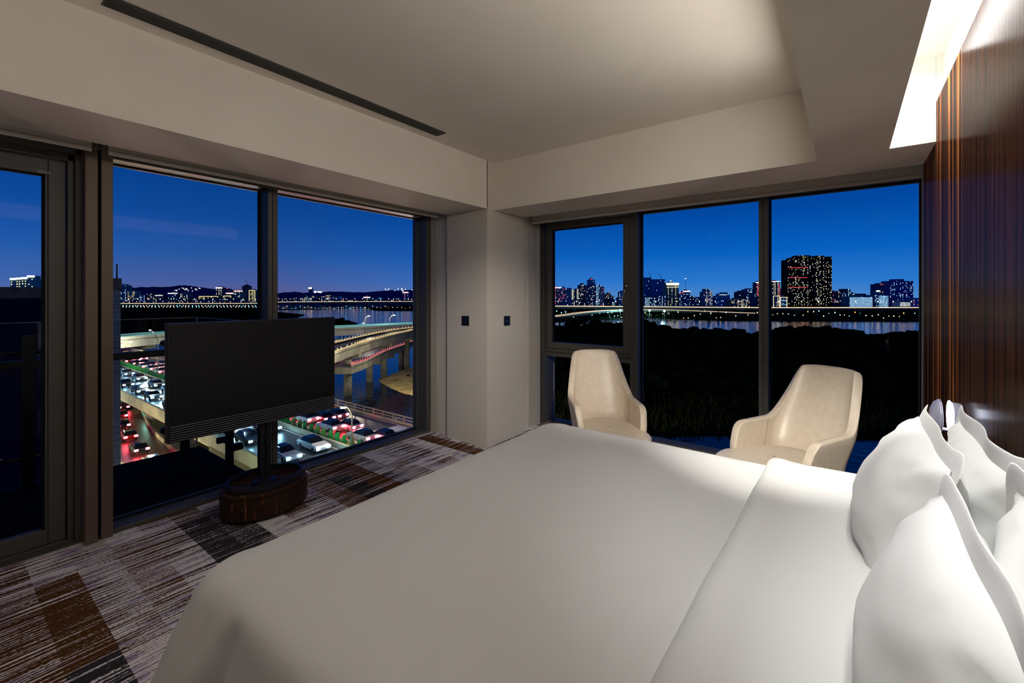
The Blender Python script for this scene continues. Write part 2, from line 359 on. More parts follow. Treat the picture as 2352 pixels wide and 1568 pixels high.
# plate lettering is built as small relief bars so that it stays one sub-part with its border
def glyph(b, segs, y, z, wd, h, th):
    for (a0, b0, a1, b1) in segs:
        p = Vector((0.0266, y + a0 * wd, z + b0 * h)); q = Vector((0.0266, y + a1 * wd, z + b1 * h))
        b.beam(p, q, th, 0.0006, up=(1, 0, 0))
GL = {'R': [(0, 0, 0, 1), (0, 1, .8, 1), (.8, 1, .8, .55), (.8, .55, 0, .5), (.35, .5, .9, 0)],
      'E': [(0, 0, 0, 1), (0, 1, .8, 1), (0, .5, .7, .5), (0, 0, .8, 0)], 'S': [(0, 0, .8, 0), (.8, 0, .8, .5), (.8, .5, 0, .5), (0, .5, 0, 1), (0, 1, .8, 1)],
      'A': [(0, 0, .4, 1), (.4, 1, .8, 0), (.2, .45, .6, .45)], 'N': [(0, 0, 0, 1), (0, 1, .8, 0), (.8, 0, .8, 1)]}
glyph(b, GL['R'], -0.1135, 2.2435, 0.009, 0.009, 0.0013)
for i, ch in enumerate('RESAN'): glyph(b, GL[ch], -0.1015 + i * 0.006, 2.2455, 0.0046, 0.005, 0.0008)
b.build('plate_lettering', WHITE, leaf)

# ---- window 2: casement, centre pane, right pane
w2 = empty('window_2', (0, 0, 0), kind='structure')
part('sill', BRONZE, w2, (-2.95, 0.46, 4.50, 4.66, -0.12, 0.022))
part('head', BRONZE, w2, (-2.95, 0.46, 4.42, 4.66, 2.386, 2.46))
part('jamb', BRONZE, w2, (-2.95, -2.905, 4.385, 4.66, 0, 2.42), (-2.905, -2.885, 4.44, 4.66, 0, 2.40))
part('jamb', BRONZE, w2, (0.446, 0.48, 4.50, 4.66, 0, 2.42))
part('mullion', BRONZE, w2, (-1.815, -1.777, 4.44, 4.62, 0.02, 2.39), (-1.773, -1.735, 4.44, 4.62, 0.02, 2.39), (-1.78, -1.77, 4.45, 4.62, 0.02, 2.39))
part('mullion', BRONZE, w2, (-0.624, -0.592, 4.44, 4.62, 0.02, 2.39), (-0.588, -0.554, 4.44, 4.62, 0.02, 2.39), (-0.594, -0.586, 4.45, 4.62, 0.02, 2.39))
part('transom', BRONZE, w2, (-2.885, -1.815, 4.46, 4.62, 0.80, 0.845), (-2.885, -1.815, 4.47, 4.62, 0.85, 0.89))
sash = part('casement_sash', BRONZE, w2, (-2.865, -2.80, 4.46, 4.55, 0.895, 2.37), (-1.90, -1.822, 4.46, 4.55, 0.895, 2.37),
     (-2.80, -1.90, 4.46, 4.55, 0.895, 0.965), (-2.80, -1.90, 4.46, 4.55, 2.30, 2.37))
part('pane', GLASS, sash, (-2.81, -1.89, 4.515, 4.523, 0.955, 2.31), bevel=0)
part('gasket', RUBBER, sash, (-2.80, -2.785, 4.50, 4.53, 0.965, 2.30), (-2.80, -1.9, 4.50, 4.53, 2.288, 2.30), bevel=0)
h = MB().tube([(-1.862, 4.462, 1.60), (-1.862, 4.435, 1.60)], 0.012, 10)
h.tube([(-1.862, 4.430, 1.605), (-1.866, 4.420, 1.55), (-1.885, 4.415, 1.50), (-1.888, 4.418, 1.42)], [0.010, 0.009, 0.007, 0.006], 8)
h.box(-1.872, -1.850, 4.448, 4.461, 1.57, 1.65)
h.build('handle', CHROME, sash, smooth=True)
part('pane', GLASS, w2, (-2.885, -1.815, 4.556, 4.564, 0.02, 0.80), bevel=0)
part('pane', GLASS, w2, (-1.735, -0.624, 4.556, 4.564, 0.02, 2.39), bevel=0)
part('pane', GLASS, w2, (-0.554, 0.446, 4.556, 4.564, 0.02, 2.39), bevel=0)
part('gasket', RUBBER, w2, (-1.735, -0.624, 4.53, 4.56, 2.376, 2.387), (-0.554, 0.446, 4.53, 4.56, 2.376, 2.387),
     (-1.735, -1.722, 4.53, 4.56, 0.02, 2.38), (-0.638, -0.624, 4.53, 4.56, 0.02, 2.38), (-0.554, -0.540, 4.53, 4.56, 0.02, 2.38), (0.434, 0.447, 4.53, 4.56, 0.02, 2.38), bevel=0)

# ---- roller blinds, rolled up into their pockets
def blind(name, label, a, b_, axis, pos, z0, rollz=2.49):
    ln = b_ - a
    t = empty(name, ((pos, a, 0) if axis == 'y' else (a, pos, 0)), label, 'blind', 'rolled-up roller blinds')
    def bx(x0, x1, l0, l1, z0_, z1_):
        return (x0, x1, l0, l1, z0_, z1_) if axis == 'y' else (l0, l1, x0, x1, z0_, z1_)
    s = -1 if axis == 'y' else 1
    MB().box(*bx(-0.002, 0.002, 0, ln, z0 + 0.02, rollz)).build('fabric', BLINDM, t)
    MB().box(*bx(-0.009, 0.009, 0, ln, z0, z0 + 0.026)).build('hem_bar', BLINDM, t, bevel=0.004)
    r = MB()
    ends = ((s * 0.032, 0.0, rollz), (s * 0.032, ln, rollz)) if axis == 'y' else ((0.0, s * 0.032, rollz), (ln, s * 0.032, rollz))
    r.tube(ends, 0.032, 14).build('roll', BLINDM, t, smooth=False)
    for e in (0, ln):
        d = 0.006 if e else -0.006
        lo, hi = sorted((e, e + d))
        MB().box(*bx(-0.035, 0.035, lo, hi, rollz - 0.06, rollz + 0.06)).build('bracket', CHROME, t)
    return t
bl = blind('roller_blind', 'pale roller blind rolled up over the glass door', -0.50, 0.578, 'y', -3.52, 2.350)
blind('roller_blind', 'pale roller blind rolled up over the two-pane highway window', 0.651, 3.325, 'y', -3.52, 2.350)
blind('roller_blind', 'pale roller blind rolled up over the river window behind the armchairs', -2.89, 0.44, 'x', 4.20, 2.335)
bch = MB()
for yy in (0.596, 0.612, 0.626): bch.tube([(-3.50, yy, 2.46), (-3.50, yy + 0.006, 2.39), (-3.52, yy - 0.004, 2.365)], 0.003, 6)
bch.box(-3.54, -3.49, 0.586, 0.640, 2.44, 2.56)
o = bch.build('blind_bracket', CHROME, bl); o.location = (3.52, 0.50, 0)

# ---- socket / control plates on the corner wall
def plate(label, faces):
    t = empty('wall_control', faces[0], label, 'switch', None, rz=faces[1])
    MB().box(-0.049, 0.049, -0.011, 0.0, -0.05, 0.05).build('plate', BLACKM, t, bevel=0.003)
    DG = mat('grey_glass_insert', rgb(34, 34, 38), 0.15)
    for s_ in (-1, 1):
        MB().box(*sorted((s_ * 0.004, s_ * 0.024)), -0.0125, -0.011, -0.016, 0.016).build('touch_key', DG, t, bevel=0.001)
    return t
plate('small square black wall control on the column face towards the television', ((-3.137, 3.35, 1.256), 0))
plate('small square black wall control on the column face towards the armchairs', ((-2.85, 3.668, 1.252), R(90)))

# ---- linear air vent in the ceiling
v = empty('air_vent', (-2.69, 1.53, CZ), 'long dark slatted air vent set in the ceiling beside the highway window', 'vent')
VM = mat('vent_metal', rgb(70, 70, 66), 0.5)
part('vent_frame', VM, v, (-0.056, -0.052, -1.045, 1.045, -0.005, 0.004), (0.052, 0.056, -1.045, 1.045, -0.005, 0.004), (-0.056, 0.056, -1.048, -1.042, -0.005, 0.004), (-0.056, 0.056, 1.042, 1.048, -0.005, 0.004), bevel=0)
part('vent_backing', RUBBER, v, (-0.052, 0.052, -1.042, 1.042, -0.001, 0.001), bevel=0)
for k in range(9):
    x = -0.046 + k * 0.0115
    MB().box(x - 0.0018, x + 0.0018, -1.042, 1.042, -0.009, -0.0012).build('slat', VM, v)

# ================================================================== FURNITURE
def nz3(x, y, z, s=1.0): return noise.noise(Vector((x * s, y * s, z * s)))

# ---- bed
BX0, BX1, BY0, BY1, BZ = -1.62, 0.385, 0.50, 2.57, 0.62
bed = empty('bed', ((BX0 + BX1) / 2, (BY0 + BY1) / 2, 0), 'wide double bed with its head against the dark veneer wall', 'bed')
cx_, cy_ = bed.location.x, bed.location.y
hw, hd = (BX1 - BX0) / 2, (BY1 - BY0) / 2
MB().box(-hw + 0.05, hw, -hd + 0.05, hd - 0.05, 0.10, 0.34).build('bed_base', mat('bed_base_fabric', rgb(70, 66, 62), 0.9), bed, bevel=0.02)
MB().box(-hw + 0.02, hw, -hd + 0.02, hd - 0.02, 0.34, 0.585).build('mattress', LINEN, bed, bevel=0.06)
for sx in (-1, 1):
    for sy in (-1, 1):
        MB().box(*sorted((sx * (hw - 0.12), sx * (hw - 0.18))), *sorted((sy * (hd - 0.12), sy * (hd - 0.18))), 0.0, 0.10).build('leg', BLACKM, bed, bevel=0.004)

def outline(x0, x1, y0, y1, r, n_edge=46, n_arc=14):
    """points and outward normals round a rounded rectangle"""
    pts = []
    cs = [(x1 - r, y1 - r, 0), (x0 + r, y1 - r, 90), (x0 + r, y0 + r, 180), (x1 - r, y0 + r, 270)]
    for i, (cx, cy, a0) in enumerate(cs):
        for k in range(n_arc + 1):
            a = R(a0 + 90 * k / n_arc); nx, ny = math.cos(a), math.sin(a)
            pts.append((cx + r * nx, cy + r * ny, nx, ny))
        nx_, ny_, na = cs[(i + 1) % 4]
        a = R(a0 + 90); e0 = (cx + r * math.cos(a), cy + r * math.sin(a)); e1 = (nx_ + r * math.cos(a), ny_ + r * math.sin(a))
        for k in range(1, n_edge):
            f = k / n_edge; pts.append((e0[0] + (e1[0] - e0[0]) * f, e0[1] + (e1[1] - e0[1]) * f, math.cos(a), math.sin(a)))
    return pts
OUT = outline(BX0 + 0.14, BX1 + 0.05, BY0 + 0.14, BY1 - 0.14, 0.03, n_edge=110)
# profile of the hanging duvet: (outward offset from the flat top, height)
PROF = [(0.0, 0.655), (0.05, 0.655), (0.09, 0.650), (0.120, 0.640), (0.143, 0.618), (0.154, 0.586), (0.162, 0.54), (0.178, 0.49), (0.184, 0.44), (0.19, 0.38), (0.196, 0.32), (0.202, 0.26), (0.21, 0.19)]
duvet = empty('duvet', (cx_, cy_, 0.6), 'smooth white duvet spread over the bed and hanging down at its foot', 'duvet')
def dv(x, y, z): return (x - cx_, y - cy_, z - 0.585)
def top_z(x, y):
    e = min(x - BX0, y - BY0, BY1 - y)
    puff = 0.012 * min(1, max(0, (e - 0.1) / 0.3))
    return 0.655 + puff + 0.020 * nz3(x * 0.8 + y * 0.5, y - x * 0.4, 3, 1.6) + 0.004 * nz3(x, y, 9, 5)
b = MB(); NO = len(OUT); cxm, cym = (BX0 + BX1) / 2 + 0.1, (BY0 + BY1) / 2
rings = []
for f in (0.0, 0.06, 0.14, 0.23, 0.33, 0.43, 0.53, 0.63, 0.72, 0.80, 0.87, 0.93, 0.97):
    rings.append([dv(cxm + (p[0] - cxm) * f, cym + (p[1] - cym) * f, top_z(cxm + (p[0] - cxm) * f, cym + (p[1] - cym) * f)) for p in OUT])
arc = [0.0]
for i in range(1, NO): arc.append(arc[-1] + math.hypot(OUT[i][0] - OUT[i - 1][0], OUT[i][1] - OUT[i - 1][1]) + 0.001)
for off, z in PROF:
    ring = []
    for i, (x, y, nx, ny) in enumerate(OUT):
        drop = max(0, 0.62 - z) / 0.4
        wv = 0.030 * math.sin(arc[i] * 13 + 2 * nz3(x, y, 0, 2)) + 0.022 * nz3(x * 3, y * 3, z, 2)
        corner = math.exp(-((x - (BX0 + 0.16)) ** 2 + (y - (BY0 + 0.16)) ** 2) / 0.02) + math.exp(-((x - (BX0 + 0.16)) ** 2 + (y - (BY1 - 0.16)) ** 2) / 0.02)
        o_ = off * (1 + 0.26 * abs(nx * ny) * 2) + wv * 0.8 * drop + 0.07 * corner * drop
        if ny < -0.5:      # gathered folds of the near side beside the foot corner
            o_ += drop ** 0.6 * (-0.065 * math.exp(-((x - BX0 - 0.33 + 0.10 * drop) / 0.032) ** 2) + 0.035 * math.exp(-((x - BX0 - 0.26 + 0.10 * drop) / 0.025) ** 2) - 0.03 * math.exp(-((x - BX0 - 0.62) / 0.10) ** 2))
        X_ = x + nx * o_; Y_ = y + ny * o_
        Z_ = z + (top_z(x, y) - 0.655) * max(0, 1 - off * 8)
        X_ = min(X_, 0.392)
        ring.append(dv(X_, Y_, Z_))
    rings.append(ring)
b.grid(lambda i, j: rings[j][i], NO, len(rings), closed=True)
o = b.build('cover', LINEN, duvet, smooth=True)
sd = o.modifiers.new('sub', 'SUBSURF'); sd.levels = 1; sd.render_levels = 1

# turned-down top sheet: a strip laid across the duvet with a rolled fold towards the foot
def cross(s):
    """arc position s across the bed (0 = middle) -> (y, z) on the surface"""
    half = (BY1 - BY0) / 2 - 0.13; sg = 1 if s >= 0 else -1; a = abs(s)
    if a < half: y, z = a, 0.0
    else:
        q = a - half; r = 0.14
        if q < r * math.pi / 2: y, z = half + r * math.sin(q / r), -r * (1 - math.cos(q / r))
        else: y, z = half + r + (q - r * math.pi / 2) * 0.08, -r - (q - r * math.pi / 2)
    return cym + sg * y, z
def sheet(i, j):
    s = -1.36 + 2.72 * i / 79
    y, dz = cross(s)
    prof = [(0.035, 0.001), (0.008, 0.002), (-0.006, 0.009), (-0.010, 0.021), (-0.002, 0.033), (0.02, 0.041), (0.05, 0.040), (0.09, 0.034), (0.14, 0.032), (0.20, 0.034), (0.28, 0.036), (0.36, 0.036), (0.45, 0.034), (0.56, 0.030), (0.66, 0.028)]
    ox, h = prof[j]; h *= 1.3
    xe = -0.300 + 0.012 * nz3(0, s * 2, 0, 1) + 0.006 * math.sin(s * 3) + ox
    n_out = min(1, max(0, (abs(y - cym) - 0.85) / 0.12))
    yy = y + (1 if s >= 0 else -1) * n_out * (h * 0.9 + 0.018)
    zz = 0.667 + dz + h * (1 - 0.6 * n_out) + 0.010 * nz3(xe, y, 3, 1.7) + 0.005 * nz3(xe * 2, y, 5, 4)
    return dv(xe, yy, zz)
b = MB().grid(sheet, 80, 15)
o = b.build('turned_down_sheet', LINEN, duvet, smooth=True, label='brighter folded-back top edge of the bedding')
m_ = o.modifiers.new('sol', 'SOLIDIFY'); m_.thickness = 0.006; m_.offset = -1
sd = o.modifiers.new('sub', 'SUBSURF'); sd.levels = 1; sd.render_levels = 1

# ---- pillows
def pillow(label, loc, lean, yaw, roll, W=0.68, H=0.44, T=0.23, seed=0, sag=0.0):
    """local x = thickness (front is -x), y = width, z = height, origin at the bottom edge"""
    t = empty('pillow', loc, label, 'pillow', 'white bed pillows')
    t.rotation_euler = (R(roll), R(lean), R(yaw))
    nu, nv = 40, 28
    def body(sign):
        def fn(i, j):
            u = -1 + 2 * i / (nu - 1); v_ = -1 + 2 * j / (nv - 1)
            k = max(0.0, (1 - abs(u) ** 2.6) * (1 - abs(v_) ** 2.4)) ** 0.45
            pin = 1 - 0.05 * (1 - k)
            y = u * W / 2 * (1 - 0.05 * (1 - v_ * v_) * abs(u)); z = H / 2 + v_ * H / 2 * (1 - 0.04 * (1 - u * u) * abs(v_))
            edge = 1 - k
            wr = 0.010 * edge * nz3(u * 6 + seed, v_ * 5, seed, 1.2) + 0.009 * nz3(u * 2 + seed, v_ * 2, sign, 1.1)
            wr += 0.008 * edge * math.sin((u * 14 + v_ * 9) + seed) * (abs(u) > .3)
            low = -0.02 * (1 - v_) * 0.5
            return (sign * (k * T / 2 * (1 - 0.22 * v_) + wr * (k > 0.001)), y, z + sag * u * H * 0.0)
        return fn
    b = MB().grid(body(-1), nu, nv); b.grid(body(1), nu, nv)
    o = b.build('cushion', LINEN, t, smooth=True)
    # flat hemmed flange running all round, with pointed corners
    P = outline(-W / 2, W / 2, 0, H, 0.02, 16, 3)
    fl = []
    for i, (y, z, ny, nz_) in enumerate(P):
        cu = (abs(y) / (W / 2)) ** 14 * (abs(z - H / 2) / (H / 2)) ** 14
        row = []
        for k, d in enumerate((-0.040, -0.012, 0.016, 0.044)):
            dd = d * (1 + 0.75 * cu)
            wv = (0.013 * nz3(y * 4.5 + seed, z * 4.5, seed, 1) + 0.004 * math.sin(y * 19 + seed)) * (k / 3) + 0.014 * cu * (k / 3) * (1 if seed % 2 else -1)
            row.append((wv, y + ny * dd, max(z + nz_ * dd, 0.004) ))
        fl.append(row)
    b = MB().grid(lambda i, j: fl[i][j], len(fl), 4, closed=True)
    o = b.build('flange', LINEN, t, smooth=True)
    m_ = o.modifiers.new('sol', 'SOLIDIFY'); m_.thickness = 0.004; m_.offset = 0
    sd = o.modifiers.new('sub', 'SUBSURF'); sd.levels = 1; sd.render_levels = 1
    # stitched hem line on the front
    st = []
    for (y, z, ny, nz_) in P: st.append((-0.006, y - ny * 0.006, max(z - nz_ * 0.006, 0.01)))
    return t
PZ = 0.675
pillow('white pillow of the front row nearer the window, its corner ear over the wall lamp', (0.105, 1.875, PZ), 15, 0, 0, W=0.66, H=0.40, T=0.25, seed=1)
pillow('white pillow of the front row nearest the camera, hiding the bed head', (0.115, 1.095, PZ), 10, 0, 0, W=0.67, H=0.37, seed=4, T=0.25)
pillow('white pillow of the back row below the wall lamp, leaning on the veneer wall', (0.283, 1.84, PZ), 4, 0, 0, W=0.66, H=0.40, seed=7, T=0.17)
pillow('white pillow of the back row at the right edge of the view', (0.283, 1.13, PZ), 4, 0, 0, W=0.70, H=0.40, seed=10, T=0.17)

# ---- wall reading lamp
lamp = empty('wall_lamp', (0.40, 2.72, 0.972), 'small wall lamp with round drum and dish reflector beside the bed', 'lamp')
LM = mat('lamp_white_metal', rgb(150, 150, 170), 0.35, metal=0.2)
def disc_x(b, prof, n=32):        # revolve round the x axis: prof (radius, x)
    vs = [(x, r * math.cos(2 * math.pi * k / n), r * math.sin(2 * math.pi * k / n)) for r, x in prof for k in range(n)]
    m = len(prof)
    fs = [(i * n + k, i * n + (k + 1) % n, (i + 1) * n + (k + 1) % n, (i + 1) * n + k) for i in range(m - 1) for k in range(n)]
    fs += [tuple(range(n))[::-1], tuple((m - 1) * n + k for k in range(n))]
    return b.add(vs, fs)
disc_x(MB(), [(0.055, 0.0), (0.062, -0.004), (0.066, -0.034), (0.064, -0.0365)]).build('drum', LM, lamp, smooth=False, bevel=0.002)
disc_x(MB(), [(0.071, -0.0385), (0.072, -0.041), (0.071, -0.0425)]).build('diffuser', mat('lamp_light', (1, 1, 1, 1), 0.5, emit=(0.86, 0.88, 1.0, 1), es=6.0), lamp)
disc_x(MB(), [(0.070, -0.0690), (0.074, -0.071), (0.072, -0.079), (0.060, -0.092), (0.035, -0.103), (0.010, -0.107)]).build('dish_reflector', LM, lamp, smooth=True)
MB().tube([(-0.030, 0, -0.056), (-0.075, 0, -0.056)], 0.006, 10).build('arm', LM, lamp)
pt('wall_lamp_glow', (0.40 - 0.055, 2.72, 1.0), 0.35, (0.80, 0.85, 1.0), 0.02)
# ---- armchairs
def armchair(label, loc, yaw):
    t = empty('armchair', loc, label, 'armchair', None, rz=R(yaw))
    nu, nv = 97, 17
    def top(a):
        if a < 0.33: return 1.020 - 0.010 * (a / 0.33) ** 2
        if a < 0.375: return 1.010 - 0.045 * ((a - 0.33) / 0.045) ** 2
        if a < 0.60:
            s = (a - 0.375) / 0.225; return 0.664 + 0.301 * (1 - s) ** 2.3
        h_ = 0.664 - 0.008 * (a - 0.60) / 0.33
        if a > 0.93: h_ = 0.656 - 0.07 * (1 - math.sqrt(max(0, 1 - ((a - 0.93) / 0.07) ** 2)))
        return h_
    def sh(i, j):
        u = -1 + 2 * i / (nu - 1); a = abs(u); sg = 1 if u >= 0 else -1
        z = 0.33 + (top(a) - 0.33) * j / (nv - 1)
        if a < 0.56:
            ph = a / 0.56 * math.pi / 2; x = 0.268 * math.sin(ph) ** 0.85; y = 0.09 + 0.17 * max(0, math.cos(ph)) ** 0.75
        else:
            x = 0.268; y = 0.09 - 0.33 * (a - 0.56) / 0.44
        lo = max(0, (0.62 - z) / 0.29); hi = max(0, (z - 0.66) / 0.36)
        x *= 1 - 0.13 * lo - 0.15 * hi
        y -= (0.06 * lo ** 2) * (1 if a < 0.56 else max(0, 1 - (a - 0.56) / 0.3))
        y += 0.41 * max(0, z - 0.50)
        y += -0.012 * hi * (1 - a / 0.4) if a < 0.4 else 0
        return (sg * x, y, z)
    o = MB().grid(sh, nu, nv).build('shell', LEATHER, t, smooth=True)
    m_ = o.modifiers.new('sol', 'SOLIDIFY'); m_.thickness = 0.052; m_.offset = 0.6; m_.use_even_offset = False
    sd = o.modifiers.new('sub', 'SUBSURF'); sd.levels = 1; sd.render_levels = 2
    # seams between arm and back, and piping round the arm fronts
    for sg in (-1, 1):
        i = int((nu - 1) * (0.5 + sg * 0.30)); i2 = 0 if sg < 0 else nu - 1
        def off(p, k=0.028):
            v = Vector((-p[0], 0.05 - p[1], 0)).normalized() * k; return (p[0] + v.x, p[1] + v.y, p[2])
        MB().tube([off(sh(i, j), 0.043) for j in range(2, nv - 1)], 0.0016, 5).build('seam', STITCH, t, smooth=True)
    # seat
    def seat_pt(i, j):
        ph = 2 * math.pi * i / 56; prof = [(0.10, 0.360), (0.80, 0.362), (0.95, 0.375), (1.0, 0.405), (1.0, 0.432), (0.985, 0.444), (0.965, 0.452), (0.92, 0.460), (0.75, 0.466), (0.45, 0.468), (0.02, 0.468)]
        r_, z = prof[j]; c, s = math.cos(ph), math.sin(ph)
        x = 0.222 * math.copysign(abs(c) ** 0.75, c); y = -0.15 + (0.375 if s < 0 else 0.33) * math.copysign(abs(s) ** 0.85, s)
        x *= 1 + 0.26 * min(1, max(0, (-0.17 - y) / 0.12))
        return (x * r_, -0.15 + (y + 0.15) * r_, z + 0.026)
    o = MB().grid(seat_pt, 56, 11, closed=True).build('seat', LEATHER, t, smooth=True)
    sd = o.modifiers.new('sub', 'SUBSURF'); sd.levels = 1; sd.render_levels = 1
    MB().tube([seat_pt(i, 4) for i in range(57)], 0.003, 6).build('piping', LEATHER, t, smooth=True)
    MB().tube([(0, 0, 0.04), (0, 0, 0.36)], 0.03, 16).lathe([(0.05, 0.335), (0.17, 0.345), (0.17, 0.362)], 20).build('pedestal', DARKCOL, t, smooth=False)
    for k in range(4):
        a = R(45 + 90 * k)
        MB().beam((0.02 * math.cos(a), 0.02 * math.sin(a), 0.055), (0.30 * math.cos(a), 0.30 * math.sin(a), 0.022), 0.045, 0.022).box(0, 0, 0, 0, 0, 0).build('leg', DARKCOL, t, bevel=0.004)
        MB().lathe([(0.018, 0.0), (0.02, 0.006), (0.018, 0.014)], 12, c=(0.285 * math.cos(a), 0.285 * math.sin(a), 0)).build('glide', BLACKM, t)
    return t
armchair('cream leather high-backed armchair at the casement window, turned to the right', (-1.565, 3.32, 0), 39)
armchair('cream leather high-backed armchair nearer the veneer wall, turned to the bed foot', (-0.295, 3.365, 0), -29)

# ---- television on its oval veneer stand
tv = empty('television', (-3.22, 1.40, 0), 'large black flat television with slatted speaker on an oval veneered stand', 'television')
y0, y1, z0, z1 = -0.539, 0.540, 0.622, 1.343
SCREEN = mat('screen_glass', rgb(17, 17, 17), 0.35, spec=0.3)
TVM = mat('tv_dark_aluminium', rgb(52, 50, 58), 0.35, metal=0.7)
SLAT = mat('speaker_slat', rgb(150, 150, 156), 0.3, metal=0.6)
MB().box(-0.060, -0.004, y0, y1, z0, z1).build('case', TVM, tv, bevel=0.004)
MB().box(-0.006, 0.000, y0 + 0.010, y1 - 0.008, z0 + 0.104, z1 - 0.008).build('screen', SCREEN, tv, bevel=0.001)
gb = MB().box(-0.006, -0.002, y0 + 0.010, y1 - 0.008, z0 + 0.004, z0 + 0.100).build('speaker_grille', RUBBER, tv)
for k in range(7):
    z = z0 + 0.010 + k * 0.0143
    MB().box(-0.004, 0.006, y0 + 0.010, y1 - 0.008, z, z + 0.0032).build('slat', SLAT, gb)
MB().box(-0.10, -0.06, -0.20, 0.20, 0.80, 1.15).build('wall_bracket', BLACKM, tv, bevel=0.004)
sx_, sy_ = -0.085, 0.045
MB().box(sx_ - 0.025, sx_ + 0.020, sy_ - 0.034, sy_ - 0.006, 0.20, 0.84).box(sx_ - 0.025, sx_ + 0.020, sy_ + 0.006, sy_ + 0.034, 0.20, 0.84).box(sx_ - 0.018, sx_ + 0.010, sy_ - 0.008, sy_ + 0.008, 0.20, 0.84).build('stem', TVM, tv, bevel=0.003)
MB().lathe([(0.082, 0.196), (0.080, 0.204), (0.05, 0.210), (0.04, 0.216)], 28, c=(sx_, sy_, 0)).build('stem_foot', TVM, tv, smooth=False)
MB().tube([(sx_ + 0.014, sy_ - 0.05, 0.60), (sx_ + 0.022, sy_, 0.50), (sx_ + 0.018, sy_ + 0.02, 0.36), (sx_, sy_ + 0.03, 0.22)], 0.004, 6).build('cable', BLACKM, tv, smooth=True)
bc = (-0.085, 0.055, 0)
SX, SY = 0.215, 0.285
MB().lathe([(0.93, 0.0), (0.93, 0.022)], 64, bc, SX, SY).build('plinth', BLACKM, tv)
MB().lathe([(0.99, 0.022), (1.0, 0.026), (1.0, 0.150), (0.985, 0.153)], 72, bc, SX, SY).build('oval_box', OVAL, tv)
MB().lathe([(0.965, 0.153), (0.965, 0.160), (1.0, 0.163), (1.0, 0.182), (0.975, 0.188)], 72, bc, SX, SY).build('lid', OVAL, tv)
b = MB(); n_ = 64
vs = [(bc[0] + SX * r * math.cos(2 * math.pi * k / n_), bc[1] + SY * r * math.sin(2 * math.pi * k / n_), z) for r, z in ((0.87, 0.188), (0.87, 0.236), (0.82, 0.236), (0.82, 0.188)) for k in range(n_)]
b.add(vs, [(i * n_ + k, i * n_ + (k + 1) % n_, ((i + 1) % 4) * n_ + (k + 1) % n_, ((i + 1) % 4) * n_ + k) for i in range(4) for k in range(n_)])
b.build('tray_ring', TVM, tv, smooth=False)

# ================================================================== BALCONY
BF = mat('balcony_floor', rgb(12, 12, 13), 0.9, spec=0.1)
MB().box(-5.34, -3.93, -2.7, 1.70, -0.30, -0.04).build('balcony_floor', BF, kind='structure')
bal = empty('balcony_railing', (-5.30, -0.5, -0.04), 'frameless glass balcony railing with black posts and handrail', 'railing')
def bp(name, m, *boxes, bevel=0.0, lab=None):
    b = MB()
    for (a, bb, c, d, e, f) in boxes: b.box(a + 5.30, bb + 5.30, c + 0.5, d + 0.5, e + 0.04, f + 0.04)
    return b.build(name, m, bal, bevel=bevel, label=lab)
for (ya, yb) in ((-2.6, -0.62), (-0.60, 1.00), (1.02, 1.665)):
    bp('glass_panel', BGLASS, (-5.337, -5.325, ya, yb, -0.02, 1.29))
for (xa, xb) in ((-5.32, -4.40), (-4.38, -3.96)):
    bp('glass_panel', BGLASS, (xa, xb, 1.662, 1.674, -0.02, 1.29))
MB().box(-5.34, -4.1, -2.7, 1.75, 2.80, 3.0).build('balcony_sky_shade', BF, kind='structure')  # unseen slab added to keep sky light off the balcony floor
EDGE = mat('polished_glass_edge', rgb(150, 165, 165), 0.3)
bp('glass_edge', EDGE, (-5.337, -5.325, -2.6, 1.67, 1.290, 1.294), (-5.32, -3.96, 1.662, 1.674, 1.290, 1.294), (-5.338, -5.322, 1.664, 1.674, 0.0, 1.29))
for yy in (-1.6, 0.49, 1.55):
    p_ = bp('post', BLACKM, (-5.29, -5.25, yy - 0.035, yy + 0.035, -0.04, 1.19))
    for z in (0.20, 1.05):
        b = MB()
        b.tube([(0.0, yy + 0.5 - 0.16, z + 0.04), (0.0, yy + 0.5 + 0.16, z + 0.04)], 0.018, 8)
        for s in (-1, 1): b.tube([(-0.03, yy + 0.5 + s * 0.16, z + 0.04), (0.03, yy + 0.5 + s * 0.16, z + 0.04)], 0.030, 12)
        b.build('glass_clamp', BLACKM, p_)
p_ = bp('post', BLACKM, (-4.42, -4.34, 1.60, 1.64, -0.04, 1.19))
for z in (0.20, 1.05):
    b = MB(); b.tube([(-4.38 + 5.3 - 0.16, 2.12, z + 0.04), (-4.38 + 5.3 + 0.16, 2.12, z + 0.04)], 0.018, 8)
    for s in (-1, 1): b.tube([(-4.38 + 5.3 + s * 0.16, 2.08, z + 0.04), (-4.38 + 5.3 + s * 0.16, 2.16, z + 0.04)], 0.030, 12)
    b.build('glass_clamp', BLACKM, p_)
bp('handrail', BLACKM, (-5.27, -5.22, -2.6, 1.64, 0.935, 0.995), (-5.22, -3.95, 1.59, 1.64, 0.935, 0.995))

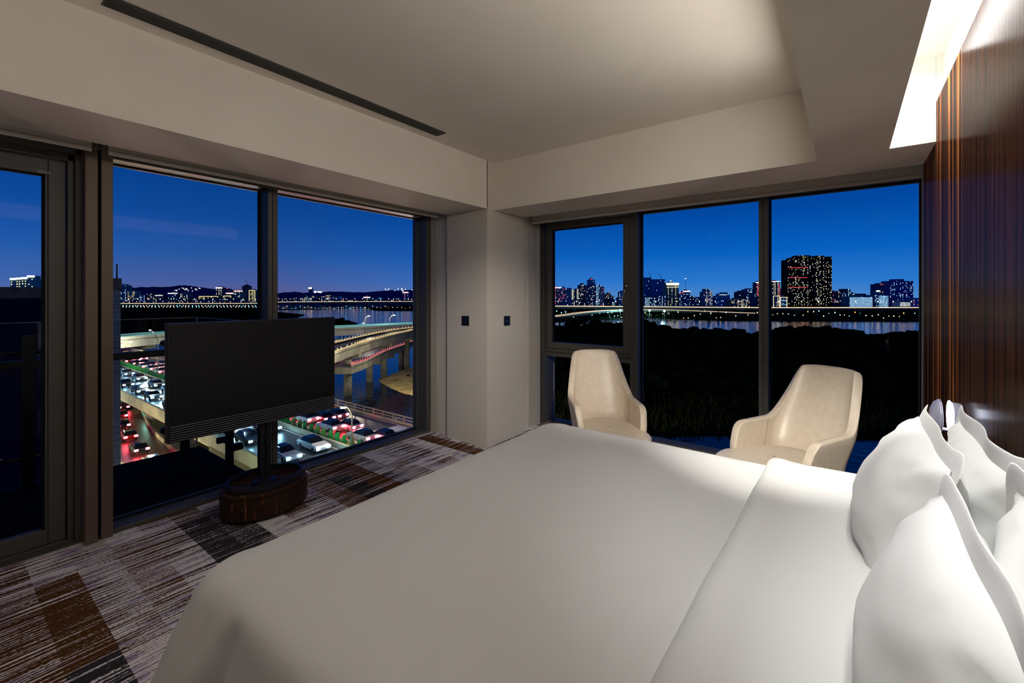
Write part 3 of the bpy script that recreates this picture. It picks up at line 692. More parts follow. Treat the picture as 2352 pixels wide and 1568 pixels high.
# wing of the hotel on the left with its tiled edge
TILE = bpy.data.materials.new('small_wall_tiles'); TILE.use_nodes = True
n = TILE.node_tree.nodes; l = TILE.node_tree.links; tcx = n.new('ShaderNodeTexCoord'); br = n.new('ShaderNodeTexBrick'); mpx = n.new('ShaderNodeMapping')
mpx.inputs['Rotation'].default_value = (R(90), 0, R(90))
br.offset = 0; br.inputs['Scale'].default_value = 1; br.inputs['Brick Width'].default_value = 0.060; br.inputs['Row Height'].default_value = 0.115
br.inputs['Mortar Size'].default_value = 0.010; br.inputs['Color1'].default_value = rgb(176, 168, 158); br.inputs['Color2'].default_value = rgb(146, 138, 130); br.inputs['Mortar'].default_value = rgb(30, 30, 36)
l.new(tcx.outputs['Object'], mpx.inputs[0]); l.new(mpx.outputs[0], br.inputs[0]); l.new(br.outputs[0], n['Principled BSDF'].inputs['Base Color'])
NAVY = mat('dark_blue_cladding', rgb(6, 10, 44), 0.8, spec=0.1)
wing = MB().box(-20.6, -20.0, -14, 3.80, -27, 1.46).build('wall_outside', NAVY, kind='structure')
MB().box(-20.7, -19.92, -14, 3.62, 1.46, 1.80).build('coping', noisy('stained_concrete', rgb(84, 66, 56), rgb(112, 96, 84), nscale=3, rough=0.9), wing)
o = MB().box(-20.05, -19.85, 3.80, 3.99, -27, 1.95).build('tiled_pier', TILE, wing, label='pale tiled pier at the edge of the dark wall')
MB().box(-20.10, -19.80, 3.78, 4.01, 1.72, 2.14).tube([(-19.9, 3.90, 2.1), (-19.9, 3.90, 2.62)], 0.025, 6).build('pier_cap', MATS['stained_concrete'], wing)

# ================================================================== OUTSIDE: water, land, roads
G = -27.0
spot('pier_fill', (-13, 8, -10), (-20, 3.9, -2.5), 700, (1, 0.95, 0.85), 70)  # added light without a lamp, brightens the tiled pier
WATER = mat('river_water', rgb(6, 12, 24), 0.07, spec=0.4)
n = WATER.node_tree.nodes; l = WATER.node_tree.links
t_ = n.new('ShaderNodeTexCoord'); q = n.new('ShaderNodeTexNoise'); q.inputs['Scale'].default_value = 0.55; q.inputs['Detail'].default_value = 3
k = n.new('ShaderNodeBump'); k.inputs['Strength'].default_value = 0.55; k.inputs['Distance'].default_value = 0.25
l.new(t_.outputs['Object'], q.inputs[0]); l.new(q.outputs[0], k.inputs['Height']); l.new(k.outputs[0], n['Principled BSDF'].inputs['Normal'])
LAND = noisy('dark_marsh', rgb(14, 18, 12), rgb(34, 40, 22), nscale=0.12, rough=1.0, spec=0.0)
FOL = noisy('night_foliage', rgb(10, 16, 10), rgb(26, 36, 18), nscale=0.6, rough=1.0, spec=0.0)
BARK = mat('dark_bark', rgb(26, 20, 14), 0.9)
SAND = noisy('river_sand', rgb(96, 82, 50), rgb(150, 130, 84), scale=(1, 1, 1), nscale=0.25, detail=6, rough=0.95, bump=0.5, bd=0.6)
ASPH = noisy('asphalt', rgb(54, 54, 54), rgb(68, 67, 64), nscale=0.8, detail=6, rough=0.38, spec=0.5)
CONC = noisy('road_concrete', rgb(126, 120, 102), rgb(160, 152, 128), nscale=0.35, detail=5, rough=0.85)
CONCD = noisy('dark_concrete', rgb(84, 80, 72), rgb(112, 106, 92), nscale=0.3, detail=5, rough=0.9)
DIRT = noisy('verge_ground', rgb(62, 58, 38), rgb(110, 102, 62), nscale=0.3, detail=6, rough=0.95)
LINEW = mat('road_paint', rgb(220, 222, 220), 0.6)
MB().add([(-9000, -400, G), (9000, -400, G), (9000, 12000, G), (-9000, 12000, G)], [(0, 1, 2, 3)]).build('river', WATER, kind='structure')
def land(name, pts, z0, z1, m, **kw): return MB().prism([tuple(p)[:2] for p in pts], z0, z1).build(name, m, **kw)
def gpts(lst, z=-26.4): return [on_z(px, py, z) for px, py in lst]
# marsh between the hotel and the river (right-hand window)
near = gpts([(1215, 748), (1300, 748), (1480, 744), (1560, 757), (1740, 774), (1900, 760), (2050, 773), (2200, 770), (2280, 985), (2000, 1000), (1760, 990), (1480, 990), (1215, 975)])
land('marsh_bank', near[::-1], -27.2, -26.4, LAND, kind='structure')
# far bank under the bridge (right)
farR = gpts([(1180, 700.4), (2400, 700.4), (2400, 738), (1776, 736), (1660, 735), (1480, 729), (1340, 734), (1220, 742)], -26.2)
land('far_bank', farR[::-1], -27.2, -26.2, LAND, kind='structure')
# far land on the left: wooded dark plain, then the opposite shore
leftL = gpts([(120, 702), (592, 702), (600, 714), (640, 716), (700, 722), (640, 742), (560, 748), (300, 790), (120, 800)], -26.3)
land('wooded_plain', leftL[::-1], -27.2, -26.3, LAND, kind='structure')
farL = gpts([(120, 686.3), (1180, 686.3), (1180, 706), (960, 706), (860, 700.5), (640, 700.2), (300, 703), (120, 703)], -26.2)
land('opposite_shore', farL[::-1], -27.2, -26.2, LAND, kind='structure')
isl = gpts([(842, 707), (960, 703.4), (1000, 714), (905, 713.5), (862, 713)], -26.5)
land('river_islet', isl[::-1], -27.2, -26.5, LAND, kind='structure')
isl = gpts([(640, 709), (730, 708.2), (760, 709.6), (640, 711.5)], -26.6)
land('river_islet', isl[::-1], -27.2, -26.6, LAND, kind='structure')
# ground below the motorway, in front of the hotel
land('ground_below', [(20, -200), (20, 12), (-36, 39.5), (-150, 46), (-420, 60), (-420, -200)], -27.3, -26.7, DIRT, kind='structure')
land('ground_below', [(40, -200), (40, 12), (20, 12), (20, -200)], -27.3, -26.7, DIRT, kind='structure')
# sand bank by the piers
sb = gpts([(868, 872), (884, 866), (905, 856), (935, 846), (960, 838), (1010, 830), (1040, 905), (958, 908), (930, 903), (905, 893), (890, 886)], -26.8)
b = MB(); cxs = sum((p.x for p in sb)) / len(sb); cys = sum((p.y for p in sb)) / len(sb)
sbn = []
for i in range(len(sb)):
    for f in range(4):
        p = sb[i].lerp(sb[(i + 1) % len(sb)], f / 4); sbn.append(p)
rr = [1.0, 0.93, 0.8, 0.6, 0.35, 0.05]; hh = [0.0, 0.5, 0.9, 1.4, 1.8, 2.0]
b.grid(lambda i, j: (cxs + (sbn[i].x - cxs) * rr[j] * (1 + 0.03 * nz3(i, j, 0, .7)), cys + (sbn[i].y - cys) * rr[j] * (1 + 0.03 * nz3(i, j, 3, .7)), G + 0.02 + hh[j] * 0.6), len(sbn), 6, closed=True)
b.build('sand_bank', SAND, kind='structure', smooth=True)

# ---- roads: each viaduct is a thing of deck, girder, parapets, piers
def path_frames(pts):
    res = []
    for i, p in enumerate(pts):
        d = (pts[min(i + 1, len(pts) - 1)] - pts[max(i - 1, 0)]); d.z = 0; d.normalize()
        res.append((p, Vector((-d.y, d.x, 0))))
    return res
def smooth_path(pts, n=8):
    out_ = []; P = [Vector(p) for p in pts]
    for i in range(len(P) - 1):
        p0, p1, p2, p3 = P[max(i - 1, 0)], P[i], P[i + 1], P[min(i + 2, len(P) - 1)]
        for k_ in range(n):
            t = k_ / n
            out_.append(0.5 * ((2 * p1) + (p2 - p0) * t + (2 * p0 - 5 * p1 + 4 * p2 - p3) * t * t + (3 * p1 - p0 - 3 * p2 + p3) * t ** 3))
    out_.append(P[-1]); return out_
def ribbon(b, fr, o0, o1, zt, zb):
    m = len(fr)
    vs = [p + s * o + Vector((0, 0, z)) for p, s in fr for o, z in ((o0, zt), (o1, zt), (o1, zb), (o0, zb))]
    fs = [(i * 4 + k_, i * 4 + (k_ + 1) % 4, (i + 1) * 4 + (k_ + 1) % 4, (i + 1) * 4 + k_) for i in range(m - 1) for k_ in range(4)]
    return b.add(vs, [f[::-1] for f in fs] + [(0, 1, 2, 3), ((m - 1) * 4 + 3, (m - 1) * 4 + 2, (m - 1) * 4 + 1, (m - 1) * 4)])
def viaduct(name, label, pts, wd, thick, parapet=0.9, piers=None, pier_r=1.3, base=G, strip=None, cmat=None, post=None, cat='viaduct'):
    cmat = cmat or CONC
    P = smooth_path(pts); fr = path_frames(P); o0 = P[0]
    loc = Vector((o0.x, o0.y, base)); t = empty(name, loc, label, cat)
    frl = [(p - loc, s) for p, s in fr]
    ribbon(MB(), frl, -wd / 2, wd / 2, 0, -0.3).build('deck', ASPH, t)
    ribbon(MB(), frl, -wd / 2 + 0.3, wd / 2 - 0.3, -0.3, -thick).build('girder', cmat, t)
    for s in (-1, 1):
        ribbon(MB(), frl, *sorted((s * wd / 2, s * (wd / 2 - 0.3))), parapet, -0.5).build('parapet', cmat, t)
        if strip:
            ribbon(MB(), frl, *sorted((s * (wd / 2 + 0.02), s * (wd / 2 - 0.32))), parapet + strip[1], parapet + 0.02).build('light_strip', strip[0], t)
    if post:
        bb = MB()
        for i in range(0, len(frl) - 1):
            L_ = (frl[i + 1][0] - frl[i][0]).length; kk = max(1, int(L_ / post[1]))
            for q_ in range(kk):
                p = frl[i][0].lerp(frl[i + 1][0], q_ / kk)
                for s in (-1, 1):
                    c = p + frl[i][1] * s * (wd / 2 - 0.15); bb.box(c.x - 0.12, c.x + 0.12, c.y - 0.12, c.y + 0.12, c.z + parapet, c.z + parapet + post[2])
        bb.build('railing_posts', post[0], t, kind='stuff')
    for q_ in (piers or []):
        p, s = frl[min(len(frl) - 1, int(q_ * (len(frl) - 1)))]
        MB().tube([(p.x, p.y, -1.5), (p.x, p.y, p.z - thick - 1.2)], pier_r, 16).build('pier', CONCD, t, smooth=True)
        MB().beam(p + s * (wd / 2 - 0.4) + Vector((0, 0, -thick - 0.6)), p - s * (wd / 2 - 0.4) + Vector((0, 0, -thick - 0.6)), pier_r * 2, 1.3).build('pier_cap', CONCD, t)
    return t
GOLD = glow('warm_light_strip', rgb(255, 220, 176), 1.25)
GOLD2 = glow('golden_railing_light', rgb(236, 200, 130), 0.9)
TEAL = glow('teal_railing_light', rgb(120, 220, 215), 0.8)
PINK = glow('pink_railing_light', rgb(240, 120, 120), 0.8)

# motorway (runs straight past the hotel along x)
HZ = -16.5
hwy = empty('motorway', (-36, 31, G), 'wide lit motorway below the hotel with red and blue-white traffic', 'road')
def hp(name, m, boxes, **kw):
    b = MB()
    for (a, bb, c, d, e, f) in boxes: b.box(a + 36, bb + 36, c - 31, d - 31, e - G, f - G)
    return b.build(name, m, hwy, **kw)
X0, X1 = -420, -24
hp('carriageway', ASPH, [(X0, X1, 21.9, 29.9, HZ - 0.3, HZ)], label='blue-lit near carriageway')
hp('carriageway', ASPH, [(X0, X1, 31.2, 40.6, HZ - 0.3, HZ)], label='red-lit far carriageway')
hp('girder', CONC, [(X0, -66, 22.3, 29.6, HZ - 1.7, HZ - 0.3), (X0, -66, 31.4, 40.2, HZ - 1.7, HZ - 0.3)])
hp('embankment', DIRT, [(-66, X1, 22.0, 40.4, G + 0.2, HZ - 0.3)])
hp('verge', DIRT, [(-66, X1, 29.9, 31.2, HZ - 0.3, HZ + 0.05)])
hp('kerb', CONC, [(X0, X1, 21.5, 21.9, HZ - 0.8, HZ + 0.75), (X0, X1, 29.6, 29.95, HZ - 0.3, HZ + 0.55), (X0, X1, 31.15, 31.4, HZ - 0.3, HZ + 0.35)])
hp('crash_barrier', CONC, [(X0, X1, 40.55, 40.8, HZ - 1.7, HZ + 0.30), (X0, X1, 40.58, 40.74, HZ + 1.05, HZ + 1.20), (X0, X1, 40.58, 40.74, HZ + 0.62, HZ + 0.72)])
bb = []
for i in range(150): bb.append((-26 - i * 2.4, -25.8 - i * 2.4, 40.6, 40.75, HZ, HZ + 1.2))
hp('barrier_posts', CONC, bb, kind='stuff')
ED = [(X0, X1, 40.0, 40.12, HZ, HZ + 0.012), (X0, X1, 31.55, 31.65, HZ, HZ + 0.012), (X0, X1, 22.4, 22.52, HZ, HZ + 0.012), (X0, X1, 29.2, 29.3, HZ, HZ + 0.012)]
hp('edge_line', LINEW, ED)
for y in (35.45, 26.0):
    for i in range(34):
        hp('lane_dash', LINEW, [(-30 - i * 5.4, -27.8 - i * 5.4, y - 0.09, y + 0.09, HZ, HZ + 0.014)])
hp('stop_bar', LINEW, [(-50.3, -48.3, 31.7, 39.9, HZ, HZ + 0.013)])
GREENB = mat('green_anti_glare_board', rgb(20, 138, 62), 0.5)
me0 = None
for i in range(110):
    x = -38 - i * 1.55
    o = MB().box(-0.05, 0.05, -0.30, 0.30, 0, 1.15).build('anti_glare_board', GREENB, hwy) if me0 is None else None
    if o: me0 = o.data
    else:
        o = bpy.data.objects.new('anti_glare_board', me0); C.objects.link(o); o.parent = hwy
    o.location = (x + 36, -0.35 + 0.05 * math.sin(i * 2.3), HZ + 0.05 - G); o.rotation_euler = (0, 0, R(12))
for i in range(12):
    x = -78 - i * 22
    for y in (26, 36): MB().box(x + 36 - 1.4, x + 36 + 1.4, y - 31 - 2.0, y - 31 + 2.0, 0, HZ - 1.7 - G).build('pier', CONCD, hwy)

# street lamps
HEADW = glow('lamp_head_white', rgb(255, 246, 214), 40)
HEADC = glow('lamp_head_cyan', rgb(150, 245, 255), 30)
POLE = mat('galvanised_pole', rgb(150, 142, 110), 0.5, metal=0.2)
def street_lamp(label, base, head_, power, col, mhead, bend=0.35, group='street lamps by the motorway'):
    base = Vector(base); head_ = Vector(head_); t = empty('street_lamp', base, label, 'street lamp', group)
    h_ = head_ - base; k_ = h_.z
    pts = [Vector((0, 0, 0)), Vector((0, 0, k_ * 0.8))]
    for q_ in (0.25, 0.5, 0.75, 1.0):
        pts.append(Vector((h_.x * q_ ** 1.0, h_.y * q_, k_ * (0.8 + 0.2 * math.sin(q_ * math.pi / 2)))))
    MB().tube(pts, [0.10, 0.085, 0.075, 0.07, 0.065, 0.06], 8).build('pole', POLE, t, smooth=True)
    d = Vector((h_.x, h_.y, 0)); d = d.normalized() if d.length > 0.01 else Vector((1, 0, 0))
    hb = MB().beam(h_ - d * 0.1, h_ + d * 0.75, 0.32, 0.16).build('lamp_head', POLE, t)
    MB().beam(h_ + d * 0.05 - Vector((0, 0, 0.11)), h_ + d * 0.6 - Vector((0, 0, 0.13)), 0.34, 0.16).build('lamp_glass', mhead, hb)
    if power: pt('street_light', head_ + d * 0.4 - Vector((0, 0, 0.6)), power, col, 0.3)
    return t
YEL = (1.0, 0.86, 0.62); CW = (0.85, 0.97, 1.0)
street_lamp('curved street lamp on the motorway verge right of the television', (-46.4, 30.1, HZ), tuple(on_t(795, 933, 0.0512)), 900, YEL, HEADW)
street_lamp('curved street lamp standing left of the television, its head starring white', tuple(on_t(363, 870, 0.0957)), tuple(on_t(346, 757, 0.100)), 6000, YEL, HEADW)
street_lamp('low street lamp beside the tiled pier, glowing over the red traffic', tuple(on_t(274, 815, 0.135)), tuple(on_t(299, 784, 0.135)), 5000, YEL, HEADW)
street_lamp('unlit thin curved street lamp below the curved ramp', tuple(on_z(292, 1057, -26.7)), tuple(on_t(338, 1003, 0.076)), 0, YEL, POLE)
street_lamp('cyan street lamp on the long viaduct, left one', tuple(on_t(829, 765, 0.20)), tuple(on_t(834, 741, 0.20)), 2500, (0.5, 0.95, 1), HEADC)
street_lamp('cyan street lamp on the long viaduct, right one', tuple(on_t(910, 757, 0.20)), tuple(on_t(905, 745, 0.20)), 2500, (0.5, 0.95, 1), HEADC)
street_lamp('tall street lamp with white star rising over the river, left one', tuple(on_t(838, 768, 0.17)), tuple(on_t(846, 725, 0.17)), 2500, YEL, HEADW)
street_lamp('tall street lamp with white star rising over the river, right one', tuple(on_t(895, 760, 0.17)), tuple(on_t(904, 723, 0.17)), 2500, YEL, HEADW)
# more lamps of the road that hang out of view but light it
for i, (x, y, z, pw, cc) in enumerate([(-34, 30, -9, 2600, CW), (-60, 25, -10, 2200, (0.45, 0.8, 1)), (-82, 31, -8, 4200, YEL), (-108, 26, -9, 3600, (0.6, 0.85, 1)), (-135, 33, -8, 5000, YEL), (-165, 30, -8, 5000, YEL),
                                       (-88, 12, -19.5, 9000, (1, 0.82, 0.45)), (-100, 26, -22, 5000, (1, 0.84, 0.48)), (-72, 15, -19.5, 6000, (1, 0.84, 0.48)), (-112, 15, -17.5, 8000, (1, 0.88, 0.55)), (-118, 38, -20, 5000, (1, 0.9, 0.6)), (-78, 30, -21, 4000, (1, 0.86, 0.5)),
                                       (-62, 58, -12, 6000, (1, 0.9, 0.7)), (-95, 62, -12, 7000, (1, 0.88, 0.65)), (-100, 84, -12, 14000, (1, 0.88, 0.62)), (-50, 17, -18, 1500, (0.9, 0.95, 0.5)), (-160, 55, -8, 6000, YEL), (-72, 62, -18, 1500, (1, 0.88, 0.6)), (-175, 75, -8, 6000, YEL)]):
    pt('street_light', (x, y, z), pw, cc, 0.4)

# viaducts across the river
v1 = [on_t(180, 786, 0.128), on_t(275, 778, 0.1406), on_t(395, 769, 0.156), on_t(600, 761, 0.172), on_t(776, 755, 0.186), on_t(957, 746, 0.212), on_t(1150, 738, 0.25)]
viaduct('viaduct', 'long pale viaduct with teal-lit railing crossing the river', v1, 9, 2.6, 0.9, [0.25, 0.62], 1.2, strip=(TEAL, 0.25), cmat=noisy('pale_girder', rgb(170, 168, 150), rgb(200, 196, 176), nscale=0.2, rough=0.8))
v2 = [(-92, 42, -13.0), on_t(776, 799, 0.119), on_t(815, 788, 0.131), on_t(860, 776, 0.146), on_t(905, 766, 0.161), on_t(957, 757, 0.182), on_t(1100, 741, 0.24)]
viaduct('viaduct', 'curving viaduct on tall round piers with golden-lit railing', v2, 8, 2.3, 0.6, [0.26, 0.60, 0.8], 1.15, strip=(GOLD2, 0.22), post=(GOLD2, 2.2, 0.7), cmat=CONCD)
v3 = [on_t(776, 842, 0.119), on_t(815, 829, 0.130), on_t(860, 809, 0.152), on_t(905, 794, 0.172), on_t(957, 779, 0.203), on_t(1100, 758, 0.27)]
viaduct('viaduct', 'lower viaduct with pink-lit railing behind the tall piers', v3, 8, 2.0, 0.5, [0.36, 0.52, 0.72], 1.1, strip=(PINK, 0.2), post=(PINK, 2.6, 0.8), cmat=CONCD)
# curving ramp under the motorway
rp = [(-150, 34, -20.5), (-137, 31.0, -20.8), (-124, 27.0, -21.0), (-111, 22.8, -21.0), (-98, 20.3, -21.0), (-84, 18.9, -21.0), (-70, 18.2, -21.0), (-50, 18, -21.0)]
viaduct('curved_ramp', 'curved ramp with pink traffic swinging out below the motorway', rp, 6.4, 1.2, 0.75, [0.45, 0.62, 0.78], 1.5, cmat=CONC, cat='ramp')
# street at ground level
sp_ = [on_z(150, 960, -26.6), on_z(300, 1040, -26.6), on_z(400, 1090, -26.6), on_z(520, 1180, -26.6)]
st_ = smooth_path(sp_); fr = path_frames(st_)
ribbon(MB(), fr, -3.6, 3.6, 0, -0.2).build('street', ASPH, kind='structure')
# footbridge stair (green) and blue-lit hall between the roads
stair = empty('outdoor_stair', tuple(on_t(338, 955, 0.082)), 'green-lit outdoor stair between the ramp and the motorway', 'stair')
GREEN = mat('green_painted_steel', rgb(110, 190, 140), 0.5)
a_ = Vector((0, 0, 1.8)); z_ = Vector((4.4, 0.6, -3.6))
for k_ in range(14):
    p = a_.lerp(z_, k_ / 13); MB().box(p.x - 0.2, p.x + 0.2, p.y - 0.9, p.y + 0.9, p.z - 0.06, p.z).build('tread', mat('stair_tread', rgb(60, 90, 70), 0.7), stair)
for s in (-1, 1):
    MB().beam(a_ + Vector((0, s * 0.95, 0)), z_ + Vector((0, s * 0.95, 0)), 0.08, 0.35).beam(a_ + Vector((0, s * 0.95, 1)), z_ + Vector((0, s * 0.95, 1)), 0.08, 0.08).build('stringer', GREEN, stair)
pt('stair_light', Vector(stair.location) + Vector((1.5, -0.5, 2.2)), 160, (0.5, 1.0, 0.7), 0.1)
hall = empty('small_hall', tuple(on_z(388, 985, -26.7)), 'low pale hall with blue-lit end between the roads', 'building')
hl = Vector((0, 0, 0)); MB().box(-8, 5, -1.5, 3, 0, 4.0).build('wall', CONC, hall)
MB().box(-8.3, 5.3, -1.8, 3.3, 4.0, 4.25).build('roof', CONCD, hall)
MB().box(1.0, 4.6, -1.6, -1.5, 0.8, 3.6).build('lit_window', glow('blue_lit_panel', rgb(30, 110, 220), 1.0), hall)
# bridge over the water far left and right (city motorway on stilts)
BR = [on_t(150, 698, 0.92), on_t(275, 698, 0.95), on_t(590, 697.5, 1.02), on_t(640, 694.5, 1.10), on_t(957, 693, 1.26), on_t(1150, 693, 1.28)]
bl_ = viaduct('city_bridge', 'long golden-lit bridge across the river in front of the western skyline', BR, 18, 3.0, 0.8, [i / 22 for i in range(22)], 1.6, strip=(GOLD, 1.0), cmat=CONCD, cat='bridge')
BR2 = [on_t(1150, 704, 0.66), on_t(1275, 704.5, 0.66), on_t(1480, 706, 0.65), on_t(1740, 708, 0.64), on_t(2115, 708, 0.64), on_t(2400, 708, 0.64)]
viaduct('city_bridge', 'long golden-lit bridge across the river in front of the eastern skyline', BR2, 14, 2.4, 0.8, [i / 26 for i in range(26)], 1.4, strip=(GOLD, 0.9), cmat=CONCD, cat='bridge')
BR3 = [on_t(1150, 741, 0.42), on_t(1275, 728, 0.46), on_t(1340, 719, 0.52), on_t(1400, 714, 0.57), on_t(1480, 712.5, 0.60), on_t(1560, 714, 0.61), on_t(1740, 721, 0.60)]
viaduct('approach_road', 'lower lit approach road curving towards the eastern bridge', BR3, 9, 1.6, 0.8, [0.2, 0.35, 0.5, 0.65, 0.8], 1.0, strip=(GOLD, 0.5), cmat=CONCD, cat='road')
ONES = 'zeroth first second third fourth fifth sixth seventh eighth ninth tenth eleventh twelfth thirteenth fourteenth fifteenth sixteenth seventeenth eighteenth nineteenth'.split()
TENS = {20: 'twent', 30: 'thirt', 40: 'fort', 50: 'fift', 60: 'sixt', 70: 'sevent', 80: 'eight', 90: 'ninet'}
def ordn(n_):
    if n_ < 20: return ONES[n_]
    if n_ >= 100: return 'hundred-and-' + ordn(n_ - 100) if n_ > 100 else 'hundredth'
    t_, o_ = n_ // 10 * 10, n_ % 10
    return TENS[t_] + ('ieth' if o_ == 0 else 'y-' + ONES[o_])
NT = [0]
# ---- cars (at rest, lamps on)
PAINTS = [mat('car_paint_' + n_, c_, 0.3, metal=0.3, coat=0.5) for n_, c_ in (('white', rgb(200, 200, 200)), ('grey', rgb(90, 92, 96)), ('black', rgb(24, 24, 28)), ('red', rgb(120, 24, 22)), ('silver', rgb(150, 152, 158)))]
CGL = mat('car_glass', rgb(16, 18, 22), 0.1); TYRE = mat('tyre', rgb(14, 14, 14), 0.9)
TAIL = mat('tail_lamp', (0.4, 0, 0, 1), 0.4, emit=(1.0, 0.035, 0.05, 1), es=220)
HEAD = mat('head_lamp', (1, 1, 1, 1), 0.4, emit=(0.35, 0.78, 1.0, 1), es=150)
def car_proto(kind):
    t = empty('car', (0, 0, 0), 'x', 'car')
    # body: side profile swept across the width; local +x is forward
    prof = [(-2.2, 0.35), (-2.25, 0.75), (-2.15, 0.98), (-1.2, 1.02), (0.9, 0.98), (1.9, 0.84), (2.2, 0.66), (2.22, 0.35)]
    b = MB()
    for (w_, k_) in ((0.88, 1.0),):
        vs = [(x, s * w_ * (0.93 if z > 0.9 else 1), z) for s in (-1, 1) for x, z in prof]; m_ = len(prof)
        b.add(vs, [tuple(range(m_)), tuple(range(m_, 2 * m_))[::-1]] + [(i, m_ + i, m_ + (i + 1) % m_, (i + 1) % m_) for i in range(m_)])
    b.build('body', PAINTS[0], t, bevel=0.04)
    c1 = [(-1.75, 0.98), (-1.25, 1.42), (0.15, 1.45), (0.95, 0.98)]
    vs = [(x, s * (0.80 if z < 1.2 else 0.62), z) for s in (-1, 1) for x, z in c1]
    MB().add(vs, [(0, 1, 2, 3), (7, 6, 5, 4)] + [(i, 4 + i, 4 + (i + 1) % 4, (i + 1) % 4) for i in range(4)]).build('cabin', CGL, t, bevel=0.03)
    for x in (-1.35, 1.35):
        for s in (-1, 1):
            MB().tube([(x, s * 0.68, 0.32), (x, s * 0.88, 0.32)], 0.32, 14).build('wheel', TYRE, t)
    for s in (-1, 1):
        if kind == 'tail': MB().box(-2.29, -2.20, *sorted((s * 0.42, s * 0.84)), 0.66, 0.90).build('tail_lamp', TAIL, t)
        else: MB().box(2.14, 2.26, *sorted((s * 0.45, s * 0.84)), 0.56, 0.74).build('head_lamp', HEAD, t)
    return t
protos = {}
def car(kind, x, y, z, rz, label, group, paint):
    if kind not in protos: protos[kind] = [car_proto(kind), None, False]; protos[kind][1] = list(protos[kind][0].children)
    p = protos[kind]
    if not p[2]: t = p[0]; p[2] = True
    else:
        t = p[0].copy(); C.objects.link(t)
        for ch in p[1]:
            c_ = ch.copy(); C.objects.link(c_); c_.parent = t
    t.location = (x, y, z); t.rotation_euler = (0, 0, rz); t['label'] = label; t['group'] = group
    for ch in t.children:
        if ch.name.startswith('body'):
            ch.material_slots[0].link = 'OBJECT'; ch.material_slots[0].material = PAINTS[paint]
rnd = random.Random(3); PN = ('white', 'grey', 'black', 'red', 'silver')
for ln, (y, s0) in enumerate(((32.9, -34), (34.5, -39), (36.6, -44))):
    x = s0; NT[0] = 0
    while x > -215:
        NT[0] += 1; pc_ = rnd.randrange(5)
        car('tail', x, y, HZ + 0.02, math.pi, '%s red-lamped car from the right in the %s far lane, %s' % (ordn(NT[0]), ('inner', 'middle', 'outer')[ln], PN[pc_]), 'red-lamped cars on the far carriageway', pc_)
        x -= rnd.uniform(6.2, 8.5) * (1.0 if ln < 2 else 2.2)
for ln, (y, s0) in enumerate(((24.0, -50), (27.6, -42))):
    x = s0; NT[0] = 0
    while x > -215:
        NT[0] += 1; pc_ = rnd.randrange(5)
        car('head', x, y, HZ + 0.02, 0, '%s white-lamped car from the right in the %s near lane, %s' % (ordn(NT[0]), ('outer', 'inner')[ln], PN[pc_]), 'white-lamped cars on the near carriageway', pc_)
        x -= rnd.uniform(8, 12)
RPs = smooth_path([p_ for p_ in [Vector(q_) for q_ in rp]]); k_ = 6
NT[0] = 0
while k_ < len(RPs) - 10:
    NT[0] += 1
    p = RPs[k_]; d = (RPs[k_] - RPs[k_ + 1])
    off_ = Vector((-d.y, d.x, 0)).normalized() * 0.2
    car('tail', p.x + off_.x, p.y + off_.y, p.z + 0.02, math.atan2(d.y, d.x), '%s red-lamped car from the far end of the curved ramp' % ordn(NT[0]), 'cars on the curved ramp', rnd.randrange(5))
    k_ += 5

# ---- trees
def lump(b, c, r, seed, n=8, m=6):
    def fn(i, j):
        a = 2 * math.pi * i / n; e = -math.pi / 2 + math.pi * j / (m - 1)
        d = Vector((math.cos(a) * math.cos(e), math.sin(a) * math.cos(e), math.sin(e)))
        rr_ = r * (1 + 0.35 * noise.noise(d * 2.3 + Vector((seed, 0, 0))))
        return (c[0] + d.x * rr_, c[1] + d.y * rr_, c[2] + d.z * rr_ * 0.85)
    return b.grid(fn, n, m, closed=True)
def tree_proto(seed):
    rr_ = random.Random(seed); t = empty('tree', (0, 0, 0), 'x', 'tree')
    b = MB()
    lump(b, (0, 0, 6.2), 2.6, seed, 10, 7)
    for i in range(7):
        a = rr_.uniform(0, 6.28); q_ = rr_.uniform(1.2, 2.8)
        lump(b, (q_ * math.cos(a), q_ * math.sin(a), rr_.uniform(4.2, 8.0)), rr_.uniform(1.2, 2.1), seed * 3 + i)
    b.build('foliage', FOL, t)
    MB().tube([(0, 0, 0), (0.1, 0, 2.5), (0, 0.1, 5)], [0.35, 0.28, 0.18], 6).build('trunk', BARK, t)
    return t
TP = [tree_proto(s) for s in (1, 5, 9)]; TPc = [list(t.children) for t in TP]; used = [False] * 3
def tree(p, s, label, group):
    k_ = rnd.randrange(3)
    if not used[k_]: t = TP[k_]; used[k_] = True
    else:
        t = TP[k_].copy(); C.objects.link(t)
        for ch in TPc[k_]:
            c_ = ch.copy(); C.objects.link(c_); c_.parent = t
    t.location = p; t.scale = (s * rnd.uniform(0.9, 1.25), s * rnd.uniform(0.9, 1.25), s * rnd.uniform(0.85, 1.1)); t.rotation_euler = (0, 0, rnd.uniform(0, 6.28))
    t['label'] = label; t['group'] = group
def interp(tab, x):
    for (a, b_), (c_, d_) in zip(tab, tab[1:]):
        if a <= x <= c_: return b_ + (d_ - b_) * (x - a) / (c_ - a)
    return tab[-1][1]
crest = [(1215, 752), (1290, 746), (1340, 728), (1375, 738), (1430, 742), (1480, 734), (1530, 750), (1600, 755), (1700, 757), (1740, 766), (1776, 754), (1850, 752), (1900, 752), (1960, 760), (2000, 770), (2050, 765), (2095, 762), (2200, 764)]
px = 1250.0; NT[0] = 0
